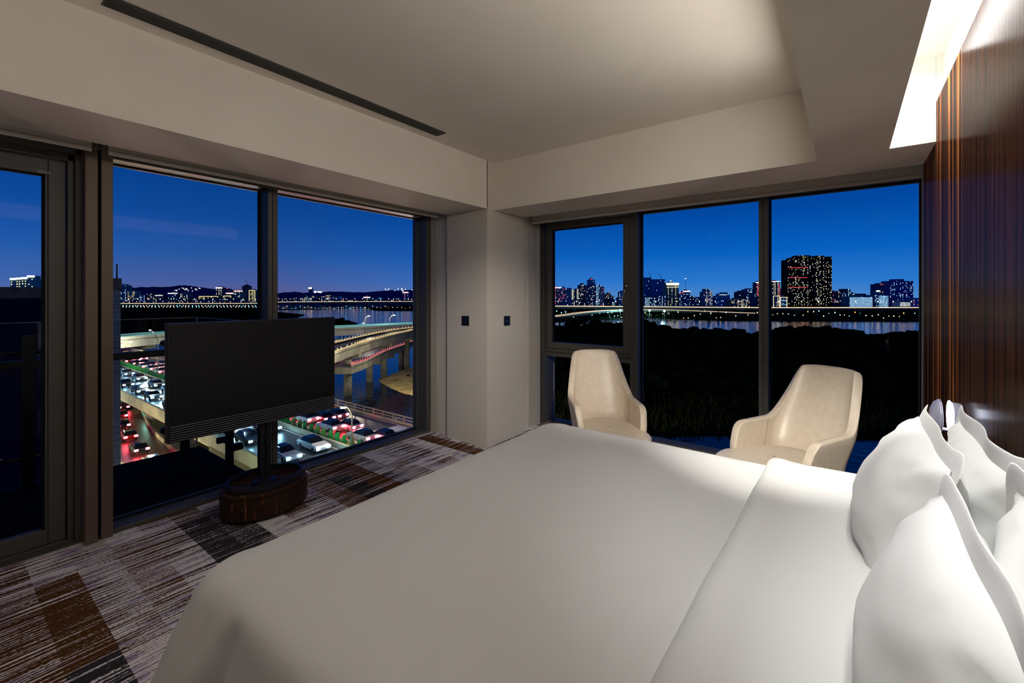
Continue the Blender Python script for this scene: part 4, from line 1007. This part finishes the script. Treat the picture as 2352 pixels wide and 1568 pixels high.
while px < 2130:                           # front silhouette against the river
    py = interp(crest, px); s = rnd.uniform(0.9, 1.2); t_ = (28.0 - 8.2 * s) / (py - HY)
    p = on_t(px, HY, t_); NT[0] += 1; tree((p.x, p.y, -26.5), s, '%s tree from the left on the bank crest against the river' % ordn(NT[0]), 'trees along the river bank'); px += rnd.uniform(11, 17)
NTR = 0
for row in range(3):                       # the wood behind them, towards the hotel
    px = 1250.0 + rnd.uniform(0, 20); NT[0] = 0
    while px < 2130:
        py = interp(crest, px) + 12 + row * 16 + rnd.uniform(-5, 5); s = rnd.uniform(0.75, 1.15)
        t_ = (28.0 - 8.0 * s) / (py - HY); p = on_t(px, HY, t_)
        NT[0] += 1; tree((p.x, p.y, -26.5), s, '%s tree from the left in the %s row of the dark wood' % (ordn(NT[0]), ('first', 'second', 'third')[row]), 'trees of the dark wood'); px += rnd.uniform(24, 38)
b = MB()
for row in range(6):
    px = 1245.0
    while px < 2150:
        py = interp(crest, px) + 58 + row * 11 + rnd.uniform(-4, 4); t_ = 20.5 / (py - HY); p = on_t(px, HY, t_)
        if py < 862: lump(b, (p.x, p.y, -26.4 + rnd.uniform(4.0, 6.0)), rnd.uniform(2.2, 3.4), px, 7, 5)
        px += rnd.uniform(20, 34)
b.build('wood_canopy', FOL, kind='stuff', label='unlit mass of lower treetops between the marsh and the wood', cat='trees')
for kk_, (a, b_, py, dz) in enumerate(((275, 600, 716, 0.8), (275, 600, 724, 0.9), (275, 640, 736, 1.0))):
    px = a; NT[0] = 0
    while px < b_:
        t_ = (28 - 7) / (py - HY); p = on_t(px, HY, t_); NT[0] += 1; tree((p.x, p.y, -26.5), 1.3 * dz, '%s tree from the left in the %s row of the dark western plain' % (ordn(NT[0]), ('far', 'middle', 'near')[kk_]), 'trees on the western plain'); px += rnd.uniform(12, 19)
NT[0] = 0
for px, py, s in ((650, 722, 1.3), (665, 725, 1.2), (640, 720, 1.3), (676, 728, 1.0), (780, 736, 1.3), (790, 741, 1.2), (798, 737, 1.3), (806, 743, 1.1), (816, 747, 0.9), (846, 750, 0.7)):
    t_ = (28 - 7.5 * s) / (py - HY); p = on_t(px, HY, t_); NT[0] += 1; tree((p.x, p.y, -26.9), s, '%s dark tree from the left on the near shore above the viaducts' % ordn(NT[0]), 'trees on the near shore')
px = 1300.0; NT[0] = 0
while px < 2120:
    NT[0] += 1; t_ = 0.56; p = on_t(px, HY, t_ + rnd.uniform(-0.012, 0.02)); tree((p.x, p.y, -26.3), rnd.uniform(0.6, 0.9), '%s small tree from the left on the far bank under the bridge' % ordn(NT[0]), 'trees on the far bank'); px += rnd.uniform(10, 30)
# reeds: short tufts on the marsh
b = MB()
for i in range(5200):
    px = rnd.uniform(1245, 2140); py = rnd.uniform(862, 990); p = on_z(px, py, -26.4); a = rnd.uniform(0, 3.14); h_ = rnd.uniform(0.6, 1.8)
    dx, dy = math.cos(a) * 0.22, math.sin(a) * 0.22
    b.add([(p.x - dx, p.y - dy, -26.4), (p.x + dx, p.y + dy, -26.4), (p.x + dy * .6, p.y + dx * .6, -26.4 + h_)], [(0, 1, 2)])
b.build('reeds', noisy('reed_leaf', rgb(30, 36, 14), rgb(66, 72, 30), nscale=0.05, rough=1.0, spec=0), kind='stuff', label='dim reeds on the marsh below the armchair window', cat='reeds')

# ---- skyline
CAMZ = R(37.15)
PAL = {'w': [rgb(255, 244, 206), rgb(255, 226, 170), rgb(255, 250, 235)], 'c': [rgb(190, 225, 255), rgb(150, 230, 245), rgb(240, 250, 255)],
       'g': [rgb(240, 214, 130), rgb(255, 232, 160), rgb(250, 220, 150)], 'r': [rgb(255, 90, 90), rgb(255, 170, 190), rgb(255, 220, 220)], 'm': [rgb(255, 240, 205), rgb(180, 220, 255), rgb(255, 200, 150)]}
WM = {k_: [glow('lit_window_%s_%s' % ({'w': 'warm', 'c': 'cool', 'g': 'gold', 'r': 'rose', 'm': 'mixed'}[k_], 'abc'[i]), c_, (2.0, 1.3, 3.4)[i]) for i, c_ in enumerate(v_)] for k_, v_ in PAL.items()}
REDL = glow('aviation_light', rgb(255, 60, 60), 4.0)
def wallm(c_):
    if max(c_) > 36: c_ = tuple(int(255 * (v_ / 255) ** 0.58) for v_ in c_)  # lightened facade colours stand in for the dusk haze
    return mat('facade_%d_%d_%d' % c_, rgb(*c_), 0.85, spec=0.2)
def quads(name, lst, mats_, parent):
    b = MB(); idx = []
    for (x0, x1, z0, z1, y, mi) in lst:
        b.add([(x0, y, z0), (x1, y, z0), (x1, y, z1), (x0, y, z1)], [(0, 1, 2, 3)]); idx.append(mi)
    if not b.f: return
    me = bpy.data.meshes.new(name); me.from_pydata(b.v, [], b.f)
    for m_ in mats_: me.materials.append(m_)
    me.polygons.foreach_set('material_index', idx); me.update()
    o = bpy.data.objects.new(name, me); C.objects.link(o); o.parent = parent; o['kind'] = 'stuff'
def building(x0, x1, top, label, col_=(40, 44, 60), dens=0.3, pal='m', t=None, cell=(3.0, 3.2), crown=None, frame=None, mast=None, red=0, stripes=None, group=None, steps=None, base=-26.3, yaw=0.0, plant=True, cols=None):
    right = x0 > 1200
    t = t or (1.08 if right else 1.5)
    if not right: cell = (cell[0] * 1.35, cell[1] * 1.35)
    c = on_t((x0 + x1) / 2, HY, t); wd = (x1 - x0) * t; H = EYE + (HY - top) * t - base
    r_ = random.Random(int(x0 * 7 + top))
    e = empty('building', (c.x, c.y, base), label, 'building', group, rz=CAMZ + R(yaw))
    dp = max(12, min(26, wd))
    b = MB(); wins = []
    segs = steps or [(0.0, 1.0, 0)]
    for (a, bb_, dpx) in segs:
        xa, xb = -wd / 2 + wd * a, -wd / 2 + wd * bb_; hh_ = H - dpx * t; yo = 0.6 * r_.random() if len(segs) > 1 else 0
        b.box(xa, xb, yo, dp, 0, hh_)
        nx = max(1, int((xb - xa) / cell[0])); nzc = max(1, int(hh_ / cell[1]))
        for i in range(nx):
            colp = dens * (1.9 if r_.random() < 0.35 else 0.55)
            if cols: colp = 0.85 if i % 3 == 1 else 0.05
            for j in range(2, nzc):
                if r_.random() < colp:
                    xx = xa + (i + 0.5) * (xb - xa) / nx; zz = (j + 0.5) * hh_ / nzc
                    wins.append((xx - cell[0] * 0.22, xx + cell[0] * 0.22, zz - cell[1] * 0.21, zz + cell[1] * 0.21, yo - 0.25, r_.choice((0, 0, 1, 1, 2))))
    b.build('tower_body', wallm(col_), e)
    if plant and wd > 14 and not steps:
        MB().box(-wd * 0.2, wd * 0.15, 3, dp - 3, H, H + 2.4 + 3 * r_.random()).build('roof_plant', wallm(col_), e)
    quads('lit_windows', wins, WM[pal], e)
    if crown:
        MB().box(-wd / 2 - 0.4, wd / 2 + 0.4, -0.6, 1.0, H - 1.6 * t * crown[1], H + 0.2).build('lit_crown', WM[crown[0]][2], e)
    if frame:
        f_ = MB(); k2 = 1.0 * t
        f_.box(-wd / 2, -wd / 2 + k2, -0.5, 0, 2, H).box(wd / 2 - k2, wd / 2, -0.5, 0, 2, H).box(-wd / 2, wd / 2, -0.5, 0, H - k2, H)
        f_.build('lit_outline', WM[frame][1], e)
    if stripes:
        s_ = MB()
        for k2 in range(stripes[1]):
            zz = H * stripes[2] + (H * (stripes[3] - stripes[2])) * (k2 + 0.5) / stripes[1]; s_.box(-wd / 2 + wd * stripes[4], -wd / 2 + wd * stripes[5], -0.6, 0, zz - 0.3, zz + 0.3)
        s_.build('light_band', WM[stripes[0]][0], e)
    if mast:
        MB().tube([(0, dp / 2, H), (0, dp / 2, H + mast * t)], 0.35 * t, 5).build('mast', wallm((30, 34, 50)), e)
        if red == 0: MB().box(-1, 1, dp / 2 - 1, dp / 2 + 1, H + mast * t, H + mast * t + 1.6).build('mast_light', WM['w'][2], e)
    for k2 in range(red):
        xx = -wd / 2 + wd * (k2 + 0.5) / red; MB().box(xx - 1.2, xx + 1.2, 0, 2, H + 0.3, H + 2.2).build('aviation_light', REDL, e)
    return e
def crane(px, py0, py1, lean, t, label):
    c = on_t(px, HY, t); hz = EYE + (HY - py0) * t; top_ = EYE + (HY - py1) * t
    e = empty('tower_crane', (c.x, c.y, hz), label, 'crane', rz=CAMZ)
    h2 = top_ - hz
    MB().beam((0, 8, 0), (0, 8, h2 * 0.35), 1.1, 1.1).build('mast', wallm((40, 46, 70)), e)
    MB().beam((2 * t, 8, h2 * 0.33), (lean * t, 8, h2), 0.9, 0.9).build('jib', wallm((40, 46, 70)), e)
# eastern skyline, left to right
D = (32, 36, 58)
building(1262, 1289, 660, 'pinkish tower at the left edge of the casement view', (92, 70, 96), .35, 'r', crown=('w', .6), red=1)
building(1289, 1302, 662, 'blue-grey tower with rosy lamps, second in the casement view', (62, 72, 118), .25, 'r')
building(1302, 1313, 661, 'plain blue-grey tower below the faint cranes', (64, 76, 116), .15, 'c')
building(1313, 1321, 664, 'slim tower with one blazing white column of light', (70, 70, 92), .25, 'w', stripes=('w', 9, .45, .98, .05, .55))
building(1322, 1329, 662, 'slim tower with a white light column beside the dark twin', (66, 66, 88), .3, 'w', stripes=('w', 9, .45, .98, .45, .95))
building(1329, 1347, 654, 'dark-topped tower left of the teal glass tower', (48, 46, 70), .33, 'w')
building(1351, 1367, 642, 'tall teal glass tower topping the casement skyline', (30, 92, 150), .1, 'c', t=1.2, red=1)
building(1347, 1369, 656, 'broad dark violet tower in front of the teal glass tower', (44, 44, 78), .3, 'm', t=1.06)
building(1369, 1381, 653, 'bright cyan-lit tower right of the teal glass tower', (60, 110, 170), .75, 'c')
building(1380, 1388, 658, 'rose-lit slim tower beside the cyan-lit one', (150, 110, 130), .6, 'r', t=1.06)
building(1389, 1398, 673, 'short dark block with white window rows', (30, 34, 50), .5, 'w')
building(1396, 1403, 671, 'short dark block with lit stair strip', (26, 30, 46), .5, 'w', t=1.1)
building(1403, 1412, 678, 'low navy block near the casement handle', (26, 40, 74), .3, 'c')
building(1422, 1434, 667, 'pale stepped tower beside the casement handle', (110, 130, 170), .35, 'c', steps=[(0, 1, 3), (.35, .9, 0)])
building(1466, 1496, 637, 'huge translucent blue building shell under cranes, left half', (22, 62, 140), .03, 'c', t=1.35, plant=False)
building(1496, 1528, 641, 'huge blue building shell under cranes, right half', (24, 66, 144), .05, 'c', t=1.34, plant=False)
crane(1496, 640, 622, -6, 1.35, 'crane on the left half of the blue building shell')
crane(1521, 643, 626, -8, 1.34, 'crane on the right half of the blue building shell')
building(1481, 1508, 683, 'low block with teal lit windows under the blue shell', (24, 56, 84), .7, 'c', t=1.0)
building(1508, 1532, 679, 'navy block right of the teal lit low block', (20, 44, 90), .3, 'c', t=1.02)
building(1531, 1559, 650, 'golden-lit tower with glowing white crown', (92, 92, 84), .1, 'g', crown=('w', 2.2), cols=True, stripes=('w', 2, .80, .96, .02, .98), mast=5)
building(1560, 1571, 673, 'navy block with a red crown left of the masted one', (26, 42, 92), .35, 'c', red=2)
building(1570, 1585, 668, 'navy tower with red crown lamps and a tall thin mast', (26, 44, 100), .45, 'c', crown=('r', 1.2), mast=28)
building(1584, 1594, 679, 'navy low block right of the tall mast', (22, 36, 76), .2, 'w')
building(1597, 1617, 684, 'low broad block with white glowing base', (40, 70, 120), .4, 'c', t=1.12)
building(1616, 1637, 665, 'violet tower with a pitched roof line', (72, 78, 132), .4, 'w', steps=[(0, .3, 5), (.25, .7, -2), (.65, 1, 3)])
building(1641, 1677, 673, 'stepped blue building with golden lit gables', (24, 88, 170), .12, 'c', steps=[(0, .2, 9), (.2, .4, 6), (.4, .62, 1), (.62, .85, -2), (.85, 1, 4)], stripes=('w', 1, .86, .92, .3, .8))
building(1680, 1722, 688, 'broad brown apartment block with many small windows', (92, 66, 62), .65, 'w', t=0.95, cell=(2.6, 2.6))
building(1695, 1713, 670, 'black block rising behind the brown apartment block', (16, 26, 48), .04, 'c')
building(1714, 1736, 664, 'blue-white tower behind dark slab', (60, 84, 140), .4, 'c', t=1.15)
building(1725, 1736, 672, 'dark teal slab left of the red-banded tower', (18, 44, 76), .05, 'c', t=1.02)
building(1737, 1752, 648, 'tower with red bands and white corner hidden by the mullion', (50, 40, 62), .3, 'w', stripes=('r', 8, .45, .95, .1, .9), crown=('c', .8))
building(1770, 1792, 646, 'dark tower with white cap line and red side bands', (40, 36, 52), .5, 'w', crown=('w', .5), stripes=('r', 9, .45, .92, .85, 1.0))
building(1776, 1791, 679, 'lower pale-framed block below the red-banded tower', (84, 78, 90), .5, 'w', t=1.0, frame='w')
building(1792, 1808, 682, 'small bluish block left of the giant tower', (70, 96, 130), .4, 'c', frame='w')
building(1794, 1807, 665, 'faint rosy block behind, left of the giant tower', (90, 80, 112), .1, 'r', t=1.3)
building(1809, 1911, 586, 'giant dark residential tower peppered with yellow windows', (14, 14, 18), .21, 'w', t=1.08, cell=(2.7, 3.1), steps=[(0, .115, 10), (.115, .24, 5), (.24, .52, 0), (.52, .64, 6), (.64, .83, 1), (.83, 1, 3)], stripes=('r', 3, .30, .86, .02, .45))
building(1912, 1920, 667, 'dark red-brown block right of the giant tower', (62, 36, 52), .3, 'r')
building(1921, 1932, 668, 'dark brown block with flat cap, two right of the giant tower', (50, 34, 50), .25, 'w')
building(1934, 1963, 671, 'slate block with roof box and bright corner windows', (36, 52, 88), .5, 'c', steps=[(0, .35, 1), (.35, .7, -8), (.7, 1, 0)])
building(1951, 2005, 681, 'long teal office slab with horizontal light bands', (30, 92, 120), .1, 'c', t=1.0, stripes=('c', 9, .1, .95, .02, .98))
building(1962, 1990, 674, 'navy block with two roof boxes behind the teal slab', (18, 46, 84), .1, 'c', t=1.1, steps=[(0, .3, 0), (.3, .65, 3), (.65, 1, 0)])
building(2009, 2041, 677, 'teal block with bright window rows below the navy tower', (28, 86, 124), .45, 'c', t=1.0, stripes=('c', 8, .1, .95, .3, .98))
building(2018, 2045, 652, 'navy tower outlined in rosy light', (26, 40, 92), .2, 'w', t=1.12, stripes=('r', 1, .97, 1.0, .1, 1))
building(2044, 2098, 645, 'wide navy tower with lamps on both roof corners', (16, 40, 128), .2, 'c', t=1.1, mast=None, red=0)
building(2014, 2020, 667, 'slim block with white beacon left of the outlined tower', (60, 90, 140), .3, 'w', crown=('w', 1.5))
building(2066, 2092, 693, 'low white-outlined block in front of the wide navy tower', (60, 80, 130), .3, 'c', t=0.98, stripes=('w', 3, .4, .95, .05, .95))
building(2098, 2125, 688, 'low blue-violet block at the right edge of the river view', (70, 90, 180), .5, 'r')
# western skyline
building(262, 275, 657, 'tall lilac tower just right of the tiled pier', (70, 62, 96), .15, 'm')
building(274, 290, 655, 'hazy tower with blue window bands at the left of the western view', (88, 78, 110), .4, 'c', crown=None)
building(293, 310, 669, 'pale beige lit block in the western view', (150, 132, 118), .45, 'g')
building(311, 318, 684, 'small dark block beside the beige one', (40, 36, 60), .4, 'w')
building(319, 333, 678, 'small block with a blue lit top', (30, 60, 110), .6, 'c')
building(337, 352, 674, 'dark block with many white windows in the western view', (44, 40, 56), .6, 'w')
building(357, 373, 678, 'dark block with one bright roof line', (46, 40, 60), .4, 'w', crown=('w', .5))
building(386, 407, 673, 'dark block under a white roof light and blue corner', (50, 48, 84), .3, 'c', crown=('w', .7))
building(411, 431, 674, 'rosy grey block with scattered lights', (84, 66, 84), .4, 'w')
building(434, 448, 684, 'low dull block before the golden group', (70, 62, 78), .1, 'w')
building(457, 485, 680, 'golden outlined apartment block, left one', (74, 66, 50), .2, 'g', frame='g', cols=True)
building(485, 501, 680, 'golden outlined apartment block, middle one', (64, 58, 50), .3, 'g', frame='g')
building(513, 531, 679, 'golden outlined apartment block, right one', (88, 82, 60), .25, 'g', frame='g', cols=True)
building(496, 510, 660, 'dark tower with glowing pink-white crown', (52, 44, 60), .45, 'w', t=1.6, crown=('r', 1.2))
building(512, 525, 663, 'hazy unlit tower behind the golden group', (82, 66, 92), .03, 'r', t=1.7, red=2)
building(519, 537, 673, 'dark block with white roof edge and red lamp', (60, 50, 66), .2, 'w', t=1.55, crown=('w', .7), red=2)
building(537, 557, 668, 'tall lit block with vertical light ribs', (110, 96, 92), .6, 'w', crown=('w', .5), cols=True, red=3)
building(556, 570, 656, 'dark unfinished tower below a crane', (46, 36, 52), .05, 'r', t=1.6)
crane(565, 656, 642, -5, 1.6, 'crane on the dark unfinished tower of the western skyline')
building(572, 586, 666, 'golden lit tower beside the window mullion', (110, 96, 70), .5, 'g', frame='g')
building(709, 716, 660, 'slim dark tower with two pink lamps', (60, 48, 84), .1, 'r', t=1.8, crown=('r', 2))
building(696, 707, 680, 'lit cream block near the slim pink-lamped tower', (110, 96, 96), .6, 'g')
building(716, 728, 679, 'dark block with warm windows right of the slim tower', (56, 48, 84), .5, 'w')
building(737, 768, 677, 'rounded complex densely dotted with white lights', (84, 70, 90), .9, 'w', steps=[(0, .25, 3), (.25, .75, 0), (.75, 1, 2)])
building(770, 788, 683, 'low teal block with a bright end', (50, 110, 150), .3, 'c')
building(835, 850, 682, 'red crowned block above the river bridge', (110, 70, 80), .6, 'w', crown=('r', 1))
building(866, 876, 684, 'small bright cyan block in the western view', (80, 140, 170), .8, 'c')
building(925, 938, 671, 'dark striped tower with red beacons near the window jamb', (40, 70, 120), .1, 'r', crown=('r', .8), cols=True, red=2)
building(896, 912, 685, 'low dark blue block left of the striped tower', (26, 50, 96), .3, 'w')
building(941, 960, 686, 'low cyan-lit block at the window jamb', (60, 110, 150), .6, 'c')
# group seen through the balcony door
for (a, b_, c_, lb) in ((24, 36, 639, 'leftmost white-crowned tower seen through the balcony door'), (37, 48, 638, 'second white-crowned tower through the balcony door'), (49, 62, 637, 'third white-crowned tower through the balcony door'), (63, 78, 633, 'tallest white-crowned tower through the balcony door')):
    building(a, b_, c_, lb, (60, 110, 120), .6, 'g', t=0.8, crown=('w', 2.2))
building(79, 90, 642, 'dark teal tower beside the white-crowned group', (20, 70, 96), .4, 'c', t=0.85, red=1)
# low fill blocks at the foot of both skylines
def fill(a, b_, lo, hi, t, gname, lb, pal='m'):
    px = a; k9 = 0
    while px < b_:
        k9 += 1; wd = rnd.uniform(8, 20); building(px, px + wd, rnd.uniform(lo, hi), '%s %s' % (ordn(k9), lb), rnd.choice(((40, 38, 58), (56, 48, 66), (34, 46, 76), (72, 62, 74))), rnd.uniform(.2, .55), pal, t=t, group=gname, plant=False); px += wd + rnd.uniform(-2, 4)
fill(262, 600, 682, 692, 1.42, 'low blocks of the western skyline', 'low filler block from the left in the western skyline', 'w')
fill(632, 965, 683, 691, 1.42, 'low blocks of the middle skyline', 'low filler block from the left above the river bridge', 'm')
fill(1262, 1450, 680, 694, 1.14, 'low blocks of the casement skyline', 'low filler block from the left in the casement skyline', 'c')
fill(1470, 2125, 682, 696, 1.16, 'low blocks of the eastern skyline', 'low filler block from the left in the eastern skyline', 'm')

# ---- hills
def hill(pts, t, m, label):
    P = [on_t(a, b_, t) for a, b_ in pts]; P2 = []
    for p, q_ in zip(P, P[1:]):
        for k2 in range(6): P2.append(p.lerp(q_, k2 / 6))
    P2.append(P[-1]); b = MB()
    def fn(i, j):
        p = P2[i]; f_ = (0.0, .5, 1.0, .55, 0)[j]; zz = -27 + (p.z + 27 + 6 * nz3(i, j, t, .45)) * f_; dd = Vector((p.x, p.y, 0)) * (0.04 * (j - 2))
        return (p.x + dd.x, p.y + dd.y, zz)
    b.grid(fn, len(P2), 5).build('hills', m, smooth=True, kind='structure')
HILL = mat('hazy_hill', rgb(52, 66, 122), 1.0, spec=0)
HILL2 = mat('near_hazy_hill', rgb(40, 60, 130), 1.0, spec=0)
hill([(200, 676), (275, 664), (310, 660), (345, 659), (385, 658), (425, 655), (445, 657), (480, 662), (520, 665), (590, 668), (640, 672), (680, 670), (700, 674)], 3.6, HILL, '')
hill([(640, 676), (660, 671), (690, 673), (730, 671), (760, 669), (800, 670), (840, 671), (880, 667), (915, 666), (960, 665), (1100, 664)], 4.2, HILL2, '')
b = MB()
for i in range(60):
    a, c_, t_ = rnd.choice(((rnd.uniform(390, 460), rnd.uniform(660, 668), 3.2), (rnd.uniform(885, 955), rnd.uniform(662, 668), 3.6), (rnd.uniform(722, 742), rnd.uniform(669, 672), 3.7)))
    p = on_t(a, c_, t_); b.box(p.x - 2.2, p.x + 2.2, p.y - 2.2, p.y + 2.2, p.z - 1.8, p.z + 1.8)
b.build('hillside_lights', WM['w'][2], kind='stuff', label='tiny white lights scattered on the far hillsides', cat='lights')

# ---- far street lamps
LP = MB().lathe([(0.05, 0), (0.75, .35), (0.9, .9), (0.6, 1.5), (0.05, 1.8)], 8, c=(0, 0, 9.0))
lens = {}
def far_lamp(p, s, col_, label, group):
    key = col_
    if key not in lens:
        lens[key] = (LP.build('lamp_globe', {'w': glow('far_lamp_warm', rgb(255, 222, 160), 6), 'c': glow('far_lamp_cyan', rgb(130, 240, 255), 6), 'o': glow('far_lamp_orange', rgb(255, 150, 70), 6)}[col_]).data,
                     MB().tube([(0, 0, 0), (0, 0, 9.0)], 0.12, 5).build('lamp_post', POLE).data)
        for o_ in list(bpy.data.objects):
            if o_.data in lens[key] and o_.parent is None: bpy.data.objects.remove(o_)
    e = empty('street_lamp', p, label, 'street lamp', group); e.scale = (s, s, 1 if p[2] > -20 or 'western' in group else rnd.choice((.35, .6, .9)))
    for nm, d_ in zip(('lamp_globe', 'lamp_post'), lens[key]):
        o_ = bpy.data.objects.new(nm, d_); C.objects.link(o_); o_.parent = e
def row(a, b_, step, py, t, z, s, cols, label, group):
    px = a; k9 = 0
    while px < b_:
        k9 += 1; p = on_t(px, HY, t(px) if callable(t) else t); far_lamp((p.x, p.y, z), s, rnd.choice(cols), '%s %s' % (ordn(k9), label), group); px += step * rnd.uniform(.8, 1.2)
row(275, 592, 24, 0, .985, -13, .95, 'w', 'bright lamp from the left on the western golden bridge', 'lamps of the western bridge')
row(640, 957, 20, 0, 1.18, -13, .95, 'wwo', 'bright lamp from the left on the bridge above the river', 'lamps of the middle bridge')
row(1282, 2110, 44, 0, .645, -15, .7, 'w', 'bright lamp from the left on the eastern golden bridge', 'lamps of the eastern bridge')
row(275, 600, 7, 0, .93, -27, .75, 'wwwc', 'small lamp from the left under the western bridge', 'lamps under the western bridge')
row(275, 600, 8, 0, .82, -27, .55, 'wwcc', 'lower small lamp from the left at the edge of the western plain', 'lamps at the edge of the western plain')
row(640, 957, 9, 0, 1.08, -30, .7, 'wwco', 'small shore lamp from the left under the middle bridge', 'lamps under the middle bridge')
row(1262, 1480, 9, 0, lambda q_: rnd.uniform(.515, .62), -27, .6, 'ccwc', 'small bank lamp from the left in the casement view', 'lamps on the casement bank')
row(1482, 2115, 12, 0, lambda q_: rnd.uniform(.515, .62), -27, .55, 'wcwwo', 'small lamp from the left along the eastern far bank', 'lamps on the eastern bank')
for px, py, pw in ((1425, 712, 22000), (1440, 712, 30000), (1492, 713, 40000), (1526, 714, 22000)):
    p = on_t(px, py, .56)
    e = empty('floodlight', p, {1425: 'leftmost', 1440: 'second', 1492: 'brightest', 1526: 'rightmost'}[px] + ' cyan floodlight near the casement bridge', 'floodlight')
    MB().lathe([(0.1, -1.2), (1.3, -.5), (1.3, .5), (0.1, 1.2)], 10).build('lamp_glass', glow('flood_cyan', rgb(170, 250, 255), 12), e)
    MB().tube([(0, 0, -1.2), (0, 0, -26.3 - p.z)], 0.2, 6).build('pole', POLE, e)
    pt('flood_light', (p.x - 2, p.y - 2, p.z + 1), pw, (0.35, 0.9, 1.0), 1.0)
